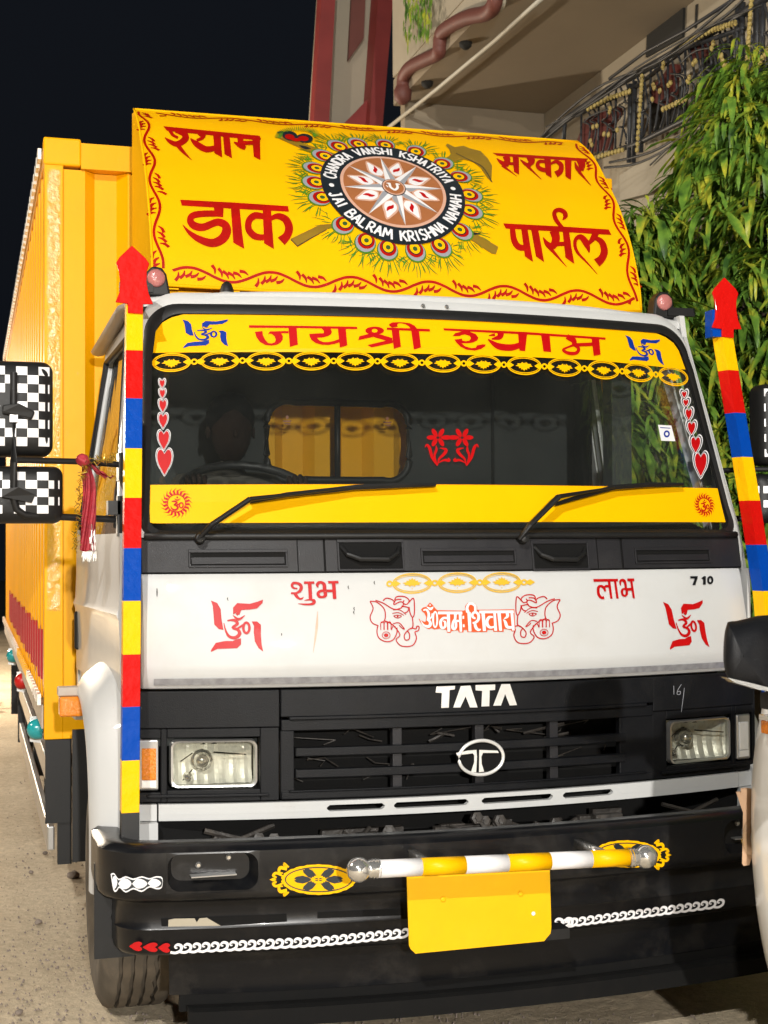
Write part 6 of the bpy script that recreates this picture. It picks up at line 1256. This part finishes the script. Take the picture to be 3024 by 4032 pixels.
D = Decal(BF1, *L_, base=.003)
for cx, cy, w_ in ((307, 873, 84), (402, 879, 96), (492, 883, 78)):
    D.poly([(cx+(q[1]-cy)*-1.0*1, cy+(q[0]-cx)) for q in heart(cx, cy, 62, w_)], 2)
D.done('heart_sticker', 'sred', BU)
# ================================================================ DRIVER
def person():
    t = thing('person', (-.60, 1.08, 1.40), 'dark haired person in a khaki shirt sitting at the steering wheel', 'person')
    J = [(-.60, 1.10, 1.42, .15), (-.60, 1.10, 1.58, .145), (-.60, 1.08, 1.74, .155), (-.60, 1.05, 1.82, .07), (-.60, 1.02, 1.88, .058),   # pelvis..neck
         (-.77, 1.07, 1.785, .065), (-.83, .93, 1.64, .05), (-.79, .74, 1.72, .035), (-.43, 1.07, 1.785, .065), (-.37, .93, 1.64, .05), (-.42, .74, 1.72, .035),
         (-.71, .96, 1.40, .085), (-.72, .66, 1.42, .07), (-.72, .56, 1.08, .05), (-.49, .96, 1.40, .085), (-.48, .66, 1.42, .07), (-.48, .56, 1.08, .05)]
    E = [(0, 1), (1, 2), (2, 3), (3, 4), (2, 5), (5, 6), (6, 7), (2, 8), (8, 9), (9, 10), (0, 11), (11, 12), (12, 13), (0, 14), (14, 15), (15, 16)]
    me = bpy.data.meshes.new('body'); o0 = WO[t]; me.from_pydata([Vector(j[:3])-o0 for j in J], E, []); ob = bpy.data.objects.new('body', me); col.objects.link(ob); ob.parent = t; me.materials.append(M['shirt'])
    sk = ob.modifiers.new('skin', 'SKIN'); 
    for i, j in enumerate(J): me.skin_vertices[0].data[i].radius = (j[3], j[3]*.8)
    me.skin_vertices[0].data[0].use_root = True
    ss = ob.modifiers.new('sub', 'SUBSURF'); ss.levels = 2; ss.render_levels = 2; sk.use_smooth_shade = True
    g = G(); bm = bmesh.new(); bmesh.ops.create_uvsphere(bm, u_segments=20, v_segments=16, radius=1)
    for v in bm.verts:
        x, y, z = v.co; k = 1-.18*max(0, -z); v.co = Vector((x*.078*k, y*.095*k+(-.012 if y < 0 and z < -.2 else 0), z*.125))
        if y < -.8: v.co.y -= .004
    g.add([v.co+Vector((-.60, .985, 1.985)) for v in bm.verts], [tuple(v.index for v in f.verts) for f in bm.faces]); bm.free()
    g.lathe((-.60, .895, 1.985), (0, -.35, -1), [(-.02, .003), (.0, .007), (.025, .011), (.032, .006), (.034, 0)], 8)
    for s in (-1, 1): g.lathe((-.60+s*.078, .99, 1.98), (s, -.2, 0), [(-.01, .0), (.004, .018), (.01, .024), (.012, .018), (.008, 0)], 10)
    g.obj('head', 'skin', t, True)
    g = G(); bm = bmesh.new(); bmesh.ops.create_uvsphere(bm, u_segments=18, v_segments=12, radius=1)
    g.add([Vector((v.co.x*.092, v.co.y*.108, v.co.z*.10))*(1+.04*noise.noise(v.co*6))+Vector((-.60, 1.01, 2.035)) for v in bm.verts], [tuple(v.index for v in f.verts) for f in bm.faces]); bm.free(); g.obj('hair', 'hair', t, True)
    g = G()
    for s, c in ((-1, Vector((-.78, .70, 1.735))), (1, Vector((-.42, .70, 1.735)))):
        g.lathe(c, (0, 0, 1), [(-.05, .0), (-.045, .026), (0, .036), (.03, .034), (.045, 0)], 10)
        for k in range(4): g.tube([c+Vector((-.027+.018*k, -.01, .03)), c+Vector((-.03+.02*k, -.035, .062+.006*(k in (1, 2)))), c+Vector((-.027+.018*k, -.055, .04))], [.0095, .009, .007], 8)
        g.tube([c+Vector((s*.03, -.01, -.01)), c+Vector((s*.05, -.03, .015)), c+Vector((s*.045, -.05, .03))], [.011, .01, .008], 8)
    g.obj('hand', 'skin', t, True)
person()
# ================================================================ SCARF AND TINSEL ON THE MIRROR ARM
def scarf():
    # knotted gauze: a wrap round the arm and a long crinkled tail
    t = thing('scarf', onY(395, 2350, .38), 'red gauze scarf knotted on the left mirror arm with a silver fringe', 'scarf')
    k = onY(328, 1812, .33); g = G(); bm = bmesh.new(); bmesh.ops.create_icosphere(bm, subdivisions=3, radius=.02)
    g.add([Vector((v.co.x*1.1, v.co.y, v.co.z*1.0))*(1+.35*noise.noise(v.co*60))+k for v in bm.verts], [tuple(v.index for v in f.verts) for f in bm.faces]); bm.free()
    def tail(C, wd, folds, y):
        rows = []; 
        for i, (u, v) in enumerate(catmull(C, 6)):
            f = i/(len(C)*6-6); w_ = interp(f, [0, .2, 1], [wd*.35, wd*.8, wd]); row = []
            for j in range(19): a = j/18; row.append(onY(u+(a-.5)*w_, v+4*math.sin(a*9+i), y+.012*math.sin(a*folds+i*.25)+.008*math.sin(a*23+i*.6)))
            rows.append(row)
        g.grid(rows, (0, .0015, 0))
    tail([(335, 1825), (350, 1900), (352, 1990), (348, 2080), (345, 2170)], 62, 8, .345); tail([(345, 1815), (380, 1850), (420, 1880), (440, 1875)], 34, 9, .36)
    g.obj('cloth', 'scarf', t, True, fix=False)
    g = G(); rr = random.Random(8)
    for i in range(46): u = rr.uniform(322, 380); a = onY(u, 2172, .345); g.tube([a, onY(u+rr.uniform(-6, 6), 2172+rr.uniform(20, 44), .345)], [.0012, .0006], 4)
    for i in range(30): u = rr.uniform(352, 378); v = rr.uniform(2060, 2150); g.tube([onY(u, v, .325), onY(u+rr.uniform(-3, 3), v+rr.uniform(15, 30), .325)], .0009, 4)
    o = g.obj('fringe', 'fringe', t); o['kind'] = 'stuff'
scarf()
g = G(); rr = random.Random(2)
TP = catmull([(380, 1812), (420, 1815), (445, 1800), (350, 1815), (335, 1850), (318, 1900), (312, 1960), (306, 2040), (300, 2110), (296, 2160)], 8)
for i in range(420):
    u, v = rr.choice(TP); c = onY(u+rr.uniform(-5, 5), v+rr.uniform(-8, 8), .325+rr.uniform(-.02, .02)); d = Vector((rr.uniform(-1, 1), rr.uniform(-1, 1), rr.uniform(-1, 1))).normalized()*rr.uniform(.008, .020); w_ = Vector((rr.uniform(-1, 1), rr.uniform(-1, 1), rr.uniform(-1, 1))).normalized()*.0013
    g.add([c-w_, c+w_, c+d+w_, c+d-w_], [(0, 1, 2, 3)])
o = g.obj('tinsel', 'tinsel', fix=False); tag(o, 'gold tinsel strands wound beside the red scarf on the mirror arm', 'tinsel')
# ================================================================ WHITE CAR AT THE RIGHT EDGE
def car():
    t = thing('parked_car', (1.2, -2.6, 0), 'white car nose partly in view at the right edge with a black wing mirror', 'car')
    # front corner seen in outline: body as lofted sections along x with the traced nose profile
    prof = [(2990, 2762), (2976, 2830), (2956, 2930), (2946, 3010), (2938, 3120), (2936, 3250), (2938, 3400), (2946, 3500), (2960, 3640), (2985, 3790), (3010, 3890), (3050, 3990)]
    P = [onY(u, v, -1.12) for u, v in prof]; z0, z1 = P[-1].z, P[0].z
    X = lambda z: interp(z, [p.z for p in reversed(P)], [p.x for p in reversed(P)])
    g = G(); rows = []
    zs = lin(.30, 1.17, 22)
    for z in zs:
        x0 = X(z)+.05; row = []
        for a in lin(0, 90, 8): row.append(Vector((x0+.22-.22*math.cos(R(a)), -1.12-.0+.22*math.sin(R(a))-.0, z)))
        row = [Vector((x0+.012, -4.2, z)), Vector((x0, -2.6, z))]+row+[Vector((1.3, -.86, z)), Vector((2.0, -1.0, z))]; rows.append(row)
    top = [Vector((max(p.x, .42), p.y, 1.185+(.0 if i > 2 else .0))) for i, p in enumerate(rows[-1])]; rows.append(top)
    g.grid(rows); n = len(top); g.add(top+[Vector((2.0, -4.2, 1.2))], [tuple(range(n+1))]); body = autosmooth(g.obj('body', 'vanwhite', t), 40)
    g = G(); g.add([Vector((p.x+.05, p.y-.05, 1.187)) for p in top[:3]]+[(.5, -2.0, 1.19), (.62, -2.5, 1.62), (.62, -4.2, 1.66), (1.9, -4.2, 1.66), (1.9, -2.5, 1.62), (2.0, -2.0, 1.19), (1.98, -4.2, 1.19), (.44, -4.2, 1.19)], [(3, 4, 7, 8), (4, 5, 6, 7), (3, 10, 5, 4), (8, 7, 6, 9)]); g.obj('cabin', 'glass', t)
    # panel grooves, side marker
    for A in ():
        g = G(); pts = [onY(u, v, -1.12) for u, v in A]; g.tube([Vector((X(p.z)+.0+max(0, p.x-X(p.z))*.05-.001, -1.13-(p.x-X(p.z))*2.5, p.z)) for p in pts], .0025, 5); g.obj('panel_groove', 'dark', body)
    z = onY(2990, 2858, -1.15).z; g = G(); g.box((X(z)-.008, -1.40, z-.016), (X(z)+.02, -1.16, z+.016)); am = bevel(g.obj('side_marker', 'amber', t), .003)
    g = G(); g.box((X(z)-.006, -1.41, z+.0165), (X(z)+.02, -1.15, z+.028)); g.obj('marker_frame', 'vanwhite', am)
    # cloudy headlamp lens in profile at the nose
    c = onY(2918, 3300, -1.0); g = G(); g.lathe((c.x+.035, -1.0, c.z), (-.8, .6, 0), [(-.03, .055), (0, .052), (.018, .04), (.028, .02), (.03, 0)], 20); g.obj('headlight', 'clear', t, True); g = G(); g.lathe((c.x+.04, -1.0, c.z), (-.8, .6, 0), [(-.03, .05), (0, .046), (.012, .0)], 16); g.obj('reflector', 'grim', t, True)
    # wheel
    g = G(); g.lathe((.50, -1.75, .31), (1, 0, 0), [(0, .19), (-.02, .27), (.02, .31), (.16, .31), (.2, .27)], 32); g.obj('wheel', 'tyre', t, True)
    # black wing mirror
    ym = -1.55; A = [(2865, 2450), (2900, 2445), (3060, 2440), (3060, 2720), (2990, 2712), (2880, 2690), (2862, 2665), (2848, 2600), (2852, 2500)]
    c = sum([onY(u, v, ym) for u, v in A], Vector())/len(A); g = G(); R0 = [onY(u, v, ym) for u, v in catmull(A+[A[0]], 4)[:-1]]; n = len(R0); V = []
    for k_, dy in ((1, .07), (1.0, .0), (.97, -.02), (.85, -.045), (.5, -.06), (.02, -.062)): V += [c+(p-c)*k_+Vector((dy*.571, dy, -dy*.06)) for p in R0]
    g.add(V, [(j*n+i, j*n+(i+1) % n, (j+1)*n+(i+1) % n, (j+1)*n+i) for j in range(5) for i in range(n)]+[tuple(range(n))]); mi = autosmooth(g.obj('wing_mirror', 'black', t), 75)
    g = G(); g.box((.12, ym-.02, 1.20), (.60, ym+.05, 1.235)); g.obj('mirror_stalk', 'rubber', mi)
    g = G(); g.prism([onY(u, v, ym-.05) for u, v in [(2864, 2668), (2895, 2688), (2990, 2716), (3030, 2722), (3030, 2708), (2960, 2690)]], (0, .03, 0)); g.obj('mirror_trim', 'steel', mi)
car()
g = G(); g.prism([onY(u, v, -1.0) for u, v in [(2898, 3118), (2918, 3124), (2916, 3104), (2942, 3110), (2938, 3380), (2928, 3410), (2922, 3400), (2924, 3300), (2926, 3200), (2912, 3160)]], (0.02, .006, 0)); tag(g.obj('cardboard_piece', 'card'), 'torn brown cardboard strip wedged at the nose of the white car', 'cardboard')
